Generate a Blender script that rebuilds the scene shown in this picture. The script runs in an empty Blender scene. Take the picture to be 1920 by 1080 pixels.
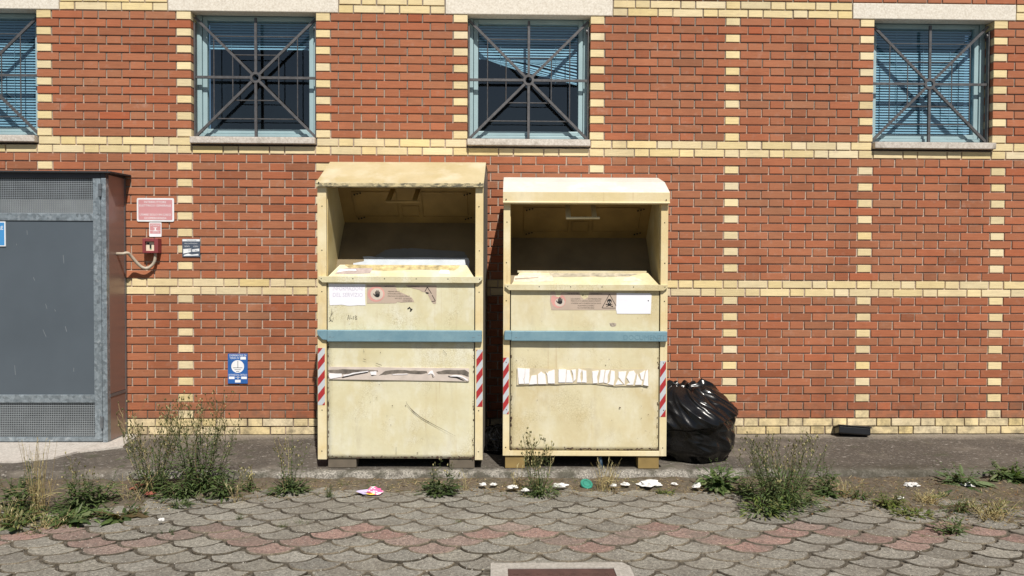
import bpy, bmesh, math, random
from mathutils import Vector, Matrix, noise
random.seed(7)
S = bpy.context.scene
COL = S.collection
rad = math.radians

# ---------------------------------------------------------------- camera, sky, sun, exposure
CAM = Vector((3.8106, -6.3801, 1.41)); FPX = 1390.0
def cam_matrix(yaw, pitch, roll):
    return (Matrix.Rotation(yaw, 3, 'Z') @ Matrix.Rotation(pitch, 3, 'X') @ Matrix.Rotation(roll, 3, 'Y'))
RC = cam_matrix(rad(-1.31), rad(-1.27), rad(-0.22))      # camera axes: x right, y forward, z up
cd = bpy.data.cameras.new('camera'); cam = bpy.data.objects.new('camera', cd); COL.objects.link(cam)
right, fwd, up = RC.col[0], RC.col[1], RC.col[2]
cam.matrix_world = Matrix(((right.x, up.x, -fwd.x, CAM.x), (right.y, up.y, -fwd.y, CAM.y), (right.z, up.z, -fwd.z, CAM.z), (0, 0, 0, 1)))
cd.sensor_width = 36; cd.lens = FPX/1920*36; cd.clip_start = .05; cd.clip_end = 2000
S.camera = cam
SUN_A, SUN_B = .27, 1.4                                    # light runs (-a, +1, -b): from the right, high, towards the wall
L = Vector((-SUN_A, 1, -SUN_B)).normalized()
w = bpy.data.worlds.new("World"); S.world = w; w.use_nodes = True
nt = w.node_tree; bgn = nt.nodes['Background']
sky = nt.nodes.new('ShaderNodeTexSky'); sky.sky_type = 'NISHITA'; sky.sun_disc = False
sky.sun_elevation = math.asin(-L.z); sky.sun_rotation = math.atan2(-L.x, -L.y)
nt.links.new(sky.outputs[0], bgn.inputs[0]); bgn.inputs[1].default_value = .05
sd = bpy.data.lights.new('sun', 'SUN'); sd.energy = 5.0; sd.angle = rad(.5); sd.color = (1, .95, .87)
so = bpy.data.objects.new('sun', sd); COL.objects.link(so); so.rotation_euler = L.to_track_quat('-Z', 'Y').to_euler(); so.location = (5, -8, 12)
S.view_settings.view_transform = 'Standard'; S.view_settings.look = 'None'; S.view_settings.exposure = .12; S.view_settings.gamma = 1

def ray(u, v): return RC @ Vector(((u-960)/FPX, 1, (540-v)/FPX))
def on_y(u, v, y=0.):
    d = ray(u, v); return CAM + d*((y-CAM.y)/d.y)
def on_z(u, v, z=0.):
    d = ray(u, v); return CAM + d*((z-CAM.z)/d.z)
class Frame:                                              # the upright front plane of a thing that stands at o, turned by rz
    def __init__(s, o, rz):
        s.o = Vector(o); s.R = Matrix.Rotation(rz, 3, 'Z'); s.n = s.R @ Vector((0, 1, 0))
    def p(s, u, v, dy=0.):
        d = ray(u, v); t = ((s.o-CAM).dot(s.n)+dy)/d.dot(s.n)
        q = s.R.transposed() @ (CAM+d*t-s.o); return q
    def x(s, u, v=540, dy=0.): return s.p(u, v, dy).x
    def z(s, v, u=960, dy=0.): return s.p(u, v, dy).z

# ---------------------------------------------------------------- mesh helpers
class MB:
    def __init__(s): s.v = []; s.f = []; s.m = []; s.t = []; s.k = (1, 1, 1)
    def add(s, vs, fs, m=0, t=None):
        o = len(s.v); s.v += [tuple(q) for q in vs]
        for f in fs: s.f.append([o+i for i in f]); s.m.append(m); s.t.append(t or s.k)
    def box(s, x0, x1, y0, y1, z0, z1, m=0, t=None, skip=''):
        vs = [(x0, y0, z0), (x1, y0, z0), (x1, y1, z0), (x0, y1, z0), (x0, y0, z1), (x1, y0, z1), (x1, y1, z1), (x0, y1, z1)]
        F = {'b': (3, 2, 1, 0), 't': (4, 5, 6, 7), 'f': (0, 1, 5, 4), 'r': (1, 2, 6, 5), 'k': (2, 3, 7, 6), 'l': (3, 0, 4, 7)}
        s.add(vs, [F[q] for q in F if q not in skip], m, t)
    def prism(s, pts, y0, y1, m=0, t=None, back=True):     # pts (x,z) counter-clockwise seen from the front
        n = len(pts); vs = [(p[0], y0, p[1]) for p in pts]+[(p[0], y1, p[1]) for p in pts]
        fs = [list(range(n))]+[(i, i+n, (i+1) % n+n, (i+1) % n) for i in range(n)]
        if back: fs.append(list(range(2*n-1, n-1, -1)))
        s.add(vs, fs, m, t)
    def flat(s, pts, y, m=0, t=None): s.add([(p[0], y, p[1]) for p in pts], [list(range(len(pts)))], m, t)
    def prof(s, pts, x0, x1, m=0, t=None):                # closed (y,z) profile run along x
        n = len(pts); vs = [(x0, p[0], p[1]) for p in pts]+[(x1, p[0], p[1]) for p in pts]
        s.add(vs, [list(range(n-1, -1, -1)), list(range(n, 2*n))]+[(i, (i+1) % n, (i+1) % n+n, i+n) for i in range(n)], m, t)
    def slab(s, a, b, c, d, th, m=0, t=None):             # a plate of thickness th over four corners
        a, b, c, d = map(Vector, (a, b, c, d)); n = (b-a).cross(d-a).normalized()*th
        s.add([a, b, c, d, a-n, b-n, c-n, d-n], [(0, 1, 2, 3), (7, 6, 5, 4), (0, 4, 5, 1), (1, 5, 6, 2), (2, 6, 7, 3), (3, 7, 4, 0)], m, t)
    def tube(s, pts, r, n=8, m=0, t=None, caps=True):
        pts = [Vector(p) for p in pts]; rs = r if isinstance(r, (list, tuple)) else [r]*len(pts)
        o = len(s.v); d0 = (pts[1]-pts[0]).normalized(); a = d0.orthogonal().normalized()
        for i, p in enumerate(pts):
            d = (pts[min(i+1, len(pts)-1)]-pts[max(i-1, 0)]).normalized(); a = (a-d*a.dot(d)).normalized(); b = d.cross(a)
            for k in range(n):
                an = 2*math.pi*k/n; s.v.append(tuple(p+(a*math.cos(an)+b*math.sin(an))*rs[i]))
        for i in range(len(pts)-1):
            for k in range(n):
                s.f.append([o+i*n+k, o+i*n+(k+1) % n, o+(i+1)*n+(k+1) % n, o+(i+1)*n+k]); s.m.append(m); s.t.append(t or s.k)
        if caps:
            s.f.append([o+k for k in range(n)][::-1]); s.m.append(m); s.t.append(t or s.k)
            e = o+(len(pts)-1)*n; s.f.append([e+k for k in range(n)]); s.m.append(m); s.t.append(t or s.k)
    def ball(s, c, r, m=0, t=None, sc=(1, 1, 1)):
        vs = []; fs = []
        vs.append((0, 0, -1))
        for j in (-.5, .5):
            for k in range(6):
                a = math.pi*k/3; q = math.sqrt(1-j*j); vs.append((math.cos(a)*q, math.sin(a)*q, j))
        vs.append((0, 0, 1))
        for k in range(6):
            k2 = (k+1) % 6; fs += [(0, 1+k2, 1+k), (1+k, 1+k2, 7+k2, 7+k), (7+k, 7+k2, 13)]
        s.add([(c[0]+q[0]*r*sc[0], c[1]+q[1]*r*sc[1], c[2]+q[2]*r*sc[2]) for q in vs], fs, m, t)
    def text(s, txt, x0, x1, z0, z1, y, m=0, t=None, wob=0):
        cu = bpy.data.curves.new('t', 'FONT'); cu.body = txt; cu.resolution_u = 2
        ob = bpy.data.objects.new('t', cu); COL.objects.link(ob)
        dg = bpy.context.evaluated_depsgraph_get(); dg.update(); me = ob.evaluated_get(dg).to_mesh()
        vs = [q.co.copy() for q in me.vertices]; fs = [list(p.vertices) for p in me.polygons]
        ob.evaluated_get(dg).to_mesh_clear(); bpy.data.objects.remove(ob); bpy.data.curves.remove(cu)
        if not vs: return
        ax = min(q.x for q in vs); bx = max(q.x for q in vs); az = min(q.y for q in vs); bz = max(q.y for q in vs)
        s.add([(x0+(q.x-ax)/(bx-ax)*(x1-x0), y, z0+(q.y-az)/(bz-az)*(z1-z0)+wob*math.sin(q.x*9)) for q in vs], fs, m, t)
    def build(s, name, mats, parent=None, smooth=False, bevel=0, off=None, loc=None):
        me = bpy.data.meshes.new(name)
        if off is not None: s.v = [(q[0]-off[0], q[1]-off[1], q[2]-off[2]) for q in s.v]
        me.from_pydata(s.v, [], s.f)
        for mm in (mats if isinstance(mats, (list, tuple)) else [mats]): me.materials.append(mm)
        me.polygons.foreach_set('material_index', s.m)
        at = me.color_attributes.new('tint', 'FLOAT_COLOR', 'CORNER')
        buf = []
        for f, t in zip(s.f, s.t): buf += [t[0], t[1], t[2], 1.]*len(f)
        at.data.foreach_set('color', buf)
        if smooth: me.polygons.foreach_set('use_smooth', [True]*len(s.f))
        me.update(); me.validate()
        o = bpy.data.objects.new(name, me); COL.objects.link(o)
        if parent is not None: o.parent = parent
        if loc is not None: o.location = loc
        if bevel:
            b = o.modifiers.new('bevel', 'BEVEL'); b.width = bevel; b.segments = 2; b.limit_method = 'ANGLE'; b.angle_limit = rad(35)
        return o
def tag(o, label=None, cat=None, group=None, kind=None):
    if label: o['label'] = label
    if cat: o['category'] = cat
    if group: o['group'] = group
    if kind: o['kind'] = kind
    return o
def thing(name, label, cat, loc=(0, 0, 0), rz=0, group=None):
    o = bpy.data.objects.new(name, None); COL.objects.link(o); o.location = loc; o.rotation_euler = (0, 0, rz); o.empty_display_size = .1
    return tag(o, label, cat, group)
def fbm(x, y, z=0., o=4):
    a = 0; k = 1
    for i in range(o): a += k*noise.noise(Vector((x, y, z))); x *= 2.03; y *= 2.03; z = z*2.03+7.1; k *= .5
    return a
def sstep(a, b, x):
    t = min(1, max(0, (x-a)/(b-a))); return t*t*(3-2*t)

# ---------------------------------------------------------------- materials
class NT:
    def __init__(s, name):
        s.m = bpy.data.materials.new(name); s.m.use_nodes = True; s.t = s.m.node_tree; s.b = s.t.nodes['Principled BSDF']
        s.co = s.n('ShaderNodeTexCoord').outputs['Object']
    def n(s, k): return s.t.nodes.new(k)
    def l(s, a, b): s.t.links.new(a, b)
    def put(s, sock, v):
        if hasattr(v, 'is_linked'): s.l(v, sock)
        elif isinstance(v, (tuple, list)) and len(v) == 3 and len(sock.default_value) == 4: sock.default_value = (*v, 1)
        else: sock.default_value = v
    def noise(s, scale, detail=4, rough=.55, co=None, dist=0):
        q = s.n('ShaderNodeTexNoise'); q.inputs['Scale'].default_value = scale; q.inputs['Detail'].default_value = detail
        q.inputs['Roughness'].default_value = rough; q.inputs['Distortion'].default_value = dist; s.l(co or s.co, q.inputs['Vector']); return q.outputs['Fac']
    def vor(s, scale, feat='F1', co=None, out='Distance'):
        q = s.n('ShaderNodeTexVoronoi'); q.feature = feat; q.inputs['Scale'].default_value = scale; s.l(co or s.co, q.inputs['Vector']); return q.outputs[out]
    def scaled(s, sx, sy, sz):
        q = s.n('ShaderNodeMapping'); q.inputs['Scale'].default_value = (sx, sy, sz); s.l(s.co, q.inputs['Vector']); return q.outputs[0]
    def rng(s, v, a, b, c=0., d=1.):
        q = s.n('ShaderNodeMapRange'); s.l(v, q.inputs[0])
        for i, x in zip((1, 2, 3, 4), (a, b, c, d)): q.inputs[i].default_value = x
        return q.outputs[0]
    def math(s, op, a, b=0.):
        q = s.n('ShaderNodeMath'); q.operation = op; s.put(q.inputs[0], a); s.put(q.inputs[1], b); return q.outputs[0]
    def mix(s, f, a, b, mode='MIX'):
        q = s.n('ShaderNodeMix'); q.data_type = 'RGBA'; q.blend_type = mode
        s.put(q.inputs[0], f); s.put(q.inputs[6], a); s.put(q.inputs[7], b); return q.outputs[2]
    def tint(s):
        q = s.n('ShaderNodeAttribute'); q.attribute_name = 'tint'; return q.outputs['Color']
    def xyz(s):
        q = s.n('ShaderNodeSeparateXYZ'); s.l(s.co, q.inputs[0]); return q.outputs
    def bump(s, h, strength=.3, dist=.01):
        q = s.n('ShaderNodeBump'); q.inputs['Strength'].default_value = strength; q.inputs['Distance'].default_value = dist
        s.l(h, q.inputs['Height']); s.l(q.outputs[0], s.b.inputs['Normal'])
    def done(s, col, rough=.7, metal=0., spec=None):
        s.put(s.b.inputs['Base Color'], col); s.put(s.b.inputs['Roughness'], rough); s.put(s.b.inputs['Metallic'], metal)
        if spec is not None: s.b.inputs['Specular IOR Level'].default_value = spec
        return s.m
def simple(name, col, rough=.6, metal=0., var=.12, sc=6., bump=0., bs=60., tint=False, spec=None):
    q = NT(name); f = q.noise(sc, 5)
    c = q.mix(q.rng(f, .3, .7), tuple(x*(1-var) for x in col), tuple(min(1, x*(1+var)) for x in col))
    if tint: c = q.mix(1., c, q.tint(), 'MULTIPLY')
    if bump: q.bump(q.noise(bs, 4), bump, .004)
    return q.done(c, rough, metal, spec)
def m_brick():
    q = NT('fired_brick'); st = q.noise(1, 4, .6, q.scaled(9, 60, 130)); gr = q.noise(190, 3); bl = q.noise(14, 4)
    c = q.mix(1., q.tint(), q.mix(q.rng(st, .3, .7), (.86, .86, .86), (1.1, 1.1, 1.1)), 'MULTIPLY')
    c = q.mix(q.rng(gr, .55, .72, 0, .35), c, q.mix(1., c, (.62, .58, .55), 'MULTIPLY'))
    c = q.mix(q.rng(bl, .58, .75, 0, .28), c, (.42, .30, .24))
    wash = q.noise(1, 5, .65, q.scaled(1.7, 1.7, .55)); c = q.mix(q.rng(wash, .50, .72, 0, .5), c, q.mix(1., c, (.66, .62, .60), 'MULTIPLY'))
    ef = q.noise(3.1, 6, .75); c = q.mix(q.rng(ef, .60, .74, 0, .22), c, (.62, .55, .48))
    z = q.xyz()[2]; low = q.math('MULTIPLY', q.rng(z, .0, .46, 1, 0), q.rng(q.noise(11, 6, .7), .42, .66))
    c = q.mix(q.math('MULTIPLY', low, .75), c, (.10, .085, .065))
    q.bump(q.math('ADD', gr, st), .35, .0015); return q.done(c, .82, 0, .3)
def m_mortar():
    q = NT('mortar'); a = q.noise(70, 5, .7); b = q.noise(1.7, 4)
    c = q.mix(q.rng(a, .3, .7), (.34, .27, .21), (.60, .49, .40))
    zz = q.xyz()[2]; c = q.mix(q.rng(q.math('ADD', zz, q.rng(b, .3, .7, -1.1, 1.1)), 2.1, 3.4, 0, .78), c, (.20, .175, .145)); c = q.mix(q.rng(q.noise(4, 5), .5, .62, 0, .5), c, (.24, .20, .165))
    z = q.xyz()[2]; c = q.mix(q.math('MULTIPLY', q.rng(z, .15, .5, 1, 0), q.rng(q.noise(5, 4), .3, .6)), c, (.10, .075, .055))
    q.bump(a, .6, .003); return q.done(c, .95, 0, .2)
def m_stone(name, c1, c2, dirt=.3):
    q = NT(name); a = q.noise(60, 5, .7); b = q.noise(9, 6, .7)
    c = q.mix(q.rng(a, .35, .65), c1, c2); c = q.mix(q.rng(b, .52, .72, 0, dirt), c, (.22, .19, .15))
    sp = q.vor(110); c = q.mix(q.rng(sp, .12, .2, .5, 0), c, (.30, .25, .2))
    q.bump(a, .4, .003); return q.done(c, .85, 0, .3)
def m_paint(name, base, ochre, pale, crack=1., rust=1., seed=0.):
    q = NT(name); mp = q.n('ShaderNodeMapping'); mp.inputs['Location'].default_value = (seed, seed*.7, seed*1.3); q.l(q.co, mp.inputs[0]); q.co = mp.outputs[0]
    big = q.noise(2.6, 5, .6); mid = q.noise(1, 5, .65, q.scaled(5, 5, 3.2)); fine = q.noise(45, 4, .6)
    streak = q.noise(1, 4, .6, q.scaled(22, 22, 1.3))
    c = q.mix(q.rng(big, .42, .64, 0, .9), base, ochre)
    c = q.mix(q.rng(mid, .48, .66, 0, .9), c, pale)
    c = q.mix(q.rng(streak, .56, .75, 0, .35), c, ochre)
    c = q.mix(q.rng(fine, .35, .65, 0, .10), c, (.5, .42, .2))
    # fine crazing of old paint, in patches
    ws = q.n('ShaderNodeVectorMath'); ws.operation = 'ADD'; q.l(q.co, ws.inputs[0]); nz = q.n('ShaderNodeTexNoise'); nz.inputs['Scale'].default_value = 30; q.l(q.co, nz.inputs[0])
    sc = q.n('ShaderNodeVectorMath'); sc.operation = 'SCALE'; sc.inputs[3].default_value = .018; q.l(nz.outputs['Color'], sc.inputs[0]); q.l(sc.outputs[0], ws.inputs[1])
    ed = q.vor(58, 'DISTANCE_TO_EDGE', ws.outputs[0])
    ln = q.math('MULTIPLY', q.rng(ed, .0, .075, 1, 0), q.rng(q.noise(3.3, 3), .50, .60))
    c = q.mix(q.math('MULTIPLY', ln, .55*crack), c, (.42, .34, .17))
    # rust and chips
    rs = q.math('MULTIPLY', q.rng(q.noise(16, 6, .75), .66, .71), q.rng(q.noise(3.1, 3), .50, .62))
    c = q.mix(q.math('MULTIPLY', rs, .9*rust), c, (.10, .055, .03))
    chips = q.math('MULTIPLY', q.rng(q.noise(75, 3, .6), .70, .73), q.rng(q.noise(6, 3), .5, .62))
    c = q.mix(q.math('MULTIPLY', chips, .85*rust), c, (.07, .05, .04))
    x, y, z = q.xyz(); run = q.math('MULTIPLY', q.rng(q.noise(1, 3, .6, q.scaled(46, 46, .9)), .60, .70), q.rng(q.noise(2.1, 3), .50, .62)); c = q.mix(q.math('MULTIPLY', run, .5*rust), c, (.40, .24, .10))
    sm = q.math('MULTIPLY', q.rng(q.noise(1, 5, .7, q.scaled(9, 9, 3)), .56, .70), .30); c = q.mix(sm, c, (.46, .40, .28))
    q.bump(q.math('ADD', q.math('MULTIPLY', big, 2.), q.math('MULTIPLY', ln, -.25)), .22, .012)
    return q.done(c, q.rng(mid, .3, .7, .42, .62), 0, .4)
def m_galv():
    q = NT('galvanised_steel'); v = q.vor(38, 'F1', None, 'Color'); a = q.noise(13, 6, .75); b = q.noise(55, 4, .7)
    c = q.mix(q.rng(b, .3, .7), (.20, .24, .27), (.31, .355, .385)); bw = q.n('ShaderNodeRGBToBW'); q.l(v, bw.inputs[0]); c = q.mix(.35, c, bw.outputs[0], 'OVERLAY')
    c = q.mix(q.rng(a, .58, .70, 0, .8), c, (.62, .66, .68)); c = q.mix(q.rng(q.noise(8, 5), .56, .7, 0, .5), c, (.15, .17, .19))
    return q.done(c, q.rng(b, .3, .7, .38, .6), .45)
def m_glass(name, tintc):
    m = bpy.data.materials.new(name); m.use_nodes = True; t = m.node_tree
    for n in list(t.nodes): t.nodes.remove(n)
    o = t.nodes.new('ShaderNodeOutputMaterial'); tr = t.nodes.new('ShaderNodeBsdfTransparent'); tr.inputs[0].default_value = (*tintc, 1)
    g = t.nodes.new('ShaderNodeBsdfGlossy'); g.inputs['Roughness'].default_value = .02; g.inputs[0].default_value = (.95, 1, 1, 1)
    mx = t.nodes.new('ShaderNodeMixShader'); mx.inputs[0].default_value = .10
    t.links.new(tr.outputs[0], mx.inputs[1]); t.links.new(g.outputs[0], mx.inputs[2]); t.links.new(mx.outputs[0], o.inputs[0]); return m
def m_leaf(name):
    q = NT(name); c = q.mix(1., q.tint(), q.mix(q.rng(q.noise(60, 3), .3, .7), (.75, .8, .7), (1.2, 1.15, 1.1)), 'MULTIPLY')
    q.done(c, .55, 0, .35); tl = q.n('ShaderNodeBsdfTranslucent'); q.l(q.mix(1., c, (1.3, 1.5, .7), 'MULTIPLY'), tl.inputs[0])
    mx = q.n('ShaderNodeMixShader'); mx.inputs[0].default_value = .28; q.l(q.b.outputs[0], mx.inputs[1]); q.l(tl.outputs[0], mx.inputs[2])
    q.l(mx.outputs[0], q.t.nodes['Material Output'].inputs[0]); return q.m
def m_paver():
    q = NT('paver_concrete'); a = q.noise(62, 5, .8); b = q.noise(170, 3, .7); g = q.noise(5, 5, .65)
    k = q.mix(q.rng(a, .32, .68), (.44, .43, .42), (1.56, 1.56, 1.53)); c = q.mix(1., q.tint(), k, 'MULTIPLY')
    c = q.mix(q.rng(b, .56, .66, 0, .75), c, q.mix(1., c, (.38, .37, .36), 'MULTIPLY'))
    c = q.mix(q.rng(b, .42, .36, 0, .9), c, q.mix(1., c, (1.75, 1.72, 1.65), 'MULTIPLY'))
    c = q.mix(q.rng(g, .45, .64, 0, .55), c, q.mix(q.rng(a, .3, .7), (.085, .075, .06), (.21, .185, .155)))
    c = q.mix(q.rng(q.vor(42), .10, .16, .8, 0), c, (.50, .48, .43)); c = q.mix(q.rng(q.vor(37.3), .10, .17, .7, 0), c, (.05, .047, .04))
    q.bump(q.math('ADD', a, b), .7, .003); return q.done(c, .92, 0, .25)
def m_pad():
    q = NT('weathered_concrete'); co = q.scaled(.8, 1, 1); a = q.noise(16, 6, .75, co); b = q.noise(70, 5, .75, co); g = q.noise(2.2, 5, .6)
    c = q.mix(q.rng(b, .34, .66), (.040, .035, .029), (.125, .108, .090)); c = q.mix(q.rng(q.noise(1.1, 6, .7), .46, .62, 0, .5), c, (.155, .135, .112))
    li = q.math('MULTIPLY', q.rng(q.noise(34, 6, .75, co), .55, .62), q.rng(a, .44, .62))
    c = q.mix(q.math('MULTIPLY', li, .9), c, (.46, .43, .39))
    c = q.mix(q.rng(g, .55, .68, 0, .4), c, (.24, .21, .17))
    c = q.mix(q.rng(q.noise(5, 5), .58, .70, 0, .55), c, (.06, .065, .035))
    x, y, z = q.xyz(); kerb = q.rng(q.math('ADD', y, q.rng(q.noise(8, 5), 0, 1, -.12, .12)), -1.16, -1.08, 1, 0)
    kc = q.mix(q.rng(q.noise(90, 4, .8), .38, .62), (.09, .082, .07), (.43, .40, .35))
    kc = q.mix(q.rng(q.noise(7, 5), .46, .60, 0, .85), kc, (.060, .056, .04))
    wl = q.math('MULTIPLY', q.rng(q.math('ADD', y, q.rng(q.noise(4, 5), 0, 1, -.10, .10)), -.20, -.04), .8); c = q.mix(wl, c, q.mix(q.rng(b, .35, .65), (.17, .145, .11), (.34, .30, .25)))
    fe = q.math('MULTIPLY', q.rng(q.math('ADD', y, q.rng(q.noise(3, 5), 0, 1, -.2, .2)), -.95, -1.15), q.rng(x, 5.2, 6.2)); c = q.mix(q.math('MULTIPLY', fe, .7), c, (.055, .05, .034))
    c = q.mix(q.math('MULTIPLY', q.math('MULTIPLY', kerb, q.rng(x, 5.3, 6.3, 1, .25)), q.rng(x, .9, 1.6)), c, kc)  # paler tone only along the lit stretch of kerb, sunlight put into the colour
    q.bump(q.math('ADD', a, b), .6, .006); return q.done(c, .93, 0, .25)
def m_soil():
    q = NT('dry_soil'); a = q.noise(40, 6, .75); b = q.noise(6, 4)
    c = q.mix(q.rng(a, .3, .7), (.055, .045, .033), (.19, .16, .12)); c = q.mix(q.rng(b, .48, .65, 0, .5), c, (.145, .105, .07))
    c = q.mix(q.rng(q.noise(9, 5), .56, .66, 0, .5), c, (.09, .09, .04))
    q.bump(a, 1., .012); return q.done(c, .97, 0, .15)
def m_bag():
    q = NT('black_plastic_film')
    return q.done((.006, .006, .0065), q.rng(q.noise(9, 3), .3, .7, .17, .30), 0, .42)

BRICK = m_brick(); MORTAR = m_mortar(); LINTEL = m_stone('pale_cast_stone', (.62, .56, .47), (.82, .77, .68), .12); SILL = m_stone('sill_stone', (.45, .40, .35), (.66, .61, .55), .75)
FRAME_M = simple('teal_aluminium', (.35, .48, .51), .42, .1, .08, 5); GRILLE_M = simple('grey_iron_bar', (.10, .097, .10), .55, .3, .25, 30, .2, 120)
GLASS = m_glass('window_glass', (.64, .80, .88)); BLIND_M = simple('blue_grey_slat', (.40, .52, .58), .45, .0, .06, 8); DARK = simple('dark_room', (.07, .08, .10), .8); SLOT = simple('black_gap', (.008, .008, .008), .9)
GALV = m_galv(); PANEL = simple('grey_panel_paint', (.096, .118, .140), .48, .15, .09, 1.6, .05, 30); SIDE = simple('brick_reflection_sheet', (.27, .19, .165), .33, .25, .12, 1.2); ROOFM = simple('dark_roof_sheet', (.035, .037, .042), .6, .2)  # SIDE: the brown paints in the brick wall reflected by the sheet
WIRE = simple('mesh_wire', (.32, .35, .37), .5, .4); PADM = m_pad(); SOILM = m_soil(); PAVER = m_paver(); LEAF = m_leaf('weed_leaf'); BAG = m_bag()
WHITE = simple('white_paper_and_shine', (.84, .84, .90), .7, 0, .03, 12, .15, 40); BLACK = simple('black_print_and_shade', (.012, .011, .011), .6); PALEPRINT = simple('faded_print', (.62, .58, .70), .7)

# ================================================================ brick building
P, C = .39, .0706; ST, HD = .2506, .1174; JT = .0108
bld = thing('brick_building', 'red and cream brick building wall with grilled square windows', 'building', (0, 0, 0))
OPEN = [(-1.17+.058, -.058), (1.17+.058, 2.34-.058), (3.51+.058, 4.68-.058), (7.02+.058, 8.19-.058), (9.36+.058, 10.53-.058)]
ZO0, ZO1 = 36*C, 51*C
XW0, XW1, RTOP = -2.1, 10.9, 72
def col_red():
    k = random.gauss(1, .052); h = random.gauss(0, .055)
    if random.random() < .1: k *= .86
    return (.385*k*(1-h*.3), .143*k*(1+h), .072*k*(1+h*1.5))
def col_yel():
    k = random.gauss(1, .05); h = random.gauss(0, .05)
    return (.755*k, .62*k*(1+h*.3), .36*k*(1+h*1.6))
wb = MB()
def brick(x0, x1, r, yel, deep=False):
    z0, z1 = r*C+JT/2, (r+1)*C-JT/2
    j = lambda s: random.uniform(-s, s)
    y = random.uniform(-.0015, .0015); e = .0022
    x0 += j(.0014); x1 += j(.0014); z0 += j(.0012); z1 += j(.0012); y1 = .135 if deep else .03
    t = col_yel() if yel else col_red()
    ty = j(.0009); tz = j(.0012)
    vs = [(x0, y+e, z0), (x1, y+e, z0), (x1, y+e, z1), (x0, y+e, z1), (x0+e, y+ty-tz, z0+e), (x1-e, y-ty-tz, z0+e), (x1-e, y-ty+tz, z1-e), (x0+e, y+ty+tz, z1-e), (x0, y1, z0), (x1, y1, z0), (x1, y1, z1), (x0, y1, z1)]
    wb.add(vs, [(4, 5, 6, 7), (0, 1, 5, 4), (1, 2, 6, 5), (2, 3, 7, 6), (3, 0, 4, 7), (0, 8, 9, 1), (1, 9, 10, 2), (2, 10, 11, 3), (3, 11, 8, 0)], 0, t)
for r in range(RTOP):
    band = r % 17 in (0, 1)
    if r % 2 == 0: items = [(n*P, HD, 'h', n) for n in range(-8, 31)]+[(n*P+P/2, ST, 's', n) for n in range(-8, 31)]
    else: items = [(n*P, ST, 's', n) for n in range(-8, 31)]+[(n*P+P/2, HD, 'h', n) for n in range(-8, 31)]
    cuts = []
    if 36 <= r <= 50: cuts = OPEN
    elif r == 35: cuts = OPEN
    elif r in (51, 52): cuts = [(a-.187, b+.187) for a, b in OPEN]
    for c, wd, k, n in items:
        a, b = c-wd/2, c+wd/2
        if b < XW0 or a > XW1: continue
        yel = band or (k == 'h' and r % 2 == 0 and n % 3 == 0)
        segs = [(a, b, False)]
        for ca, cb in cuts:
            ns = []
            for sa, sb, d in segs:
                if sb <= ca+.001 or sa >= cb-.001:
                    if 36 <= r <= 50 and (abs(sb-ca) < .012 or abs(sa-cb) < .012): d = True
                    ns.append((sa, sb, d)); continue
                if sa < ca-.02: ns.append((sa, ca-(JT if not 36 <= r <= 50 else 0), True))
                if sb > cb+.02: ns.append((cb+(JT if not 36 <= r <= 50 else 0), sb, True))
            segs = ns
        for sa, sb, d in segs:
            if 36 <= r <= 50:                              # stretch the piece that ends at a reveal exactly to it
                for ca, cb in OPEN:
                    if abs(sb-ca) < .012: sb = ca
                    if abs(sa-cb) < .012: sa = cb
            brick(sa, sb, r, yel, d and 36 <= r <= 50)
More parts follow.
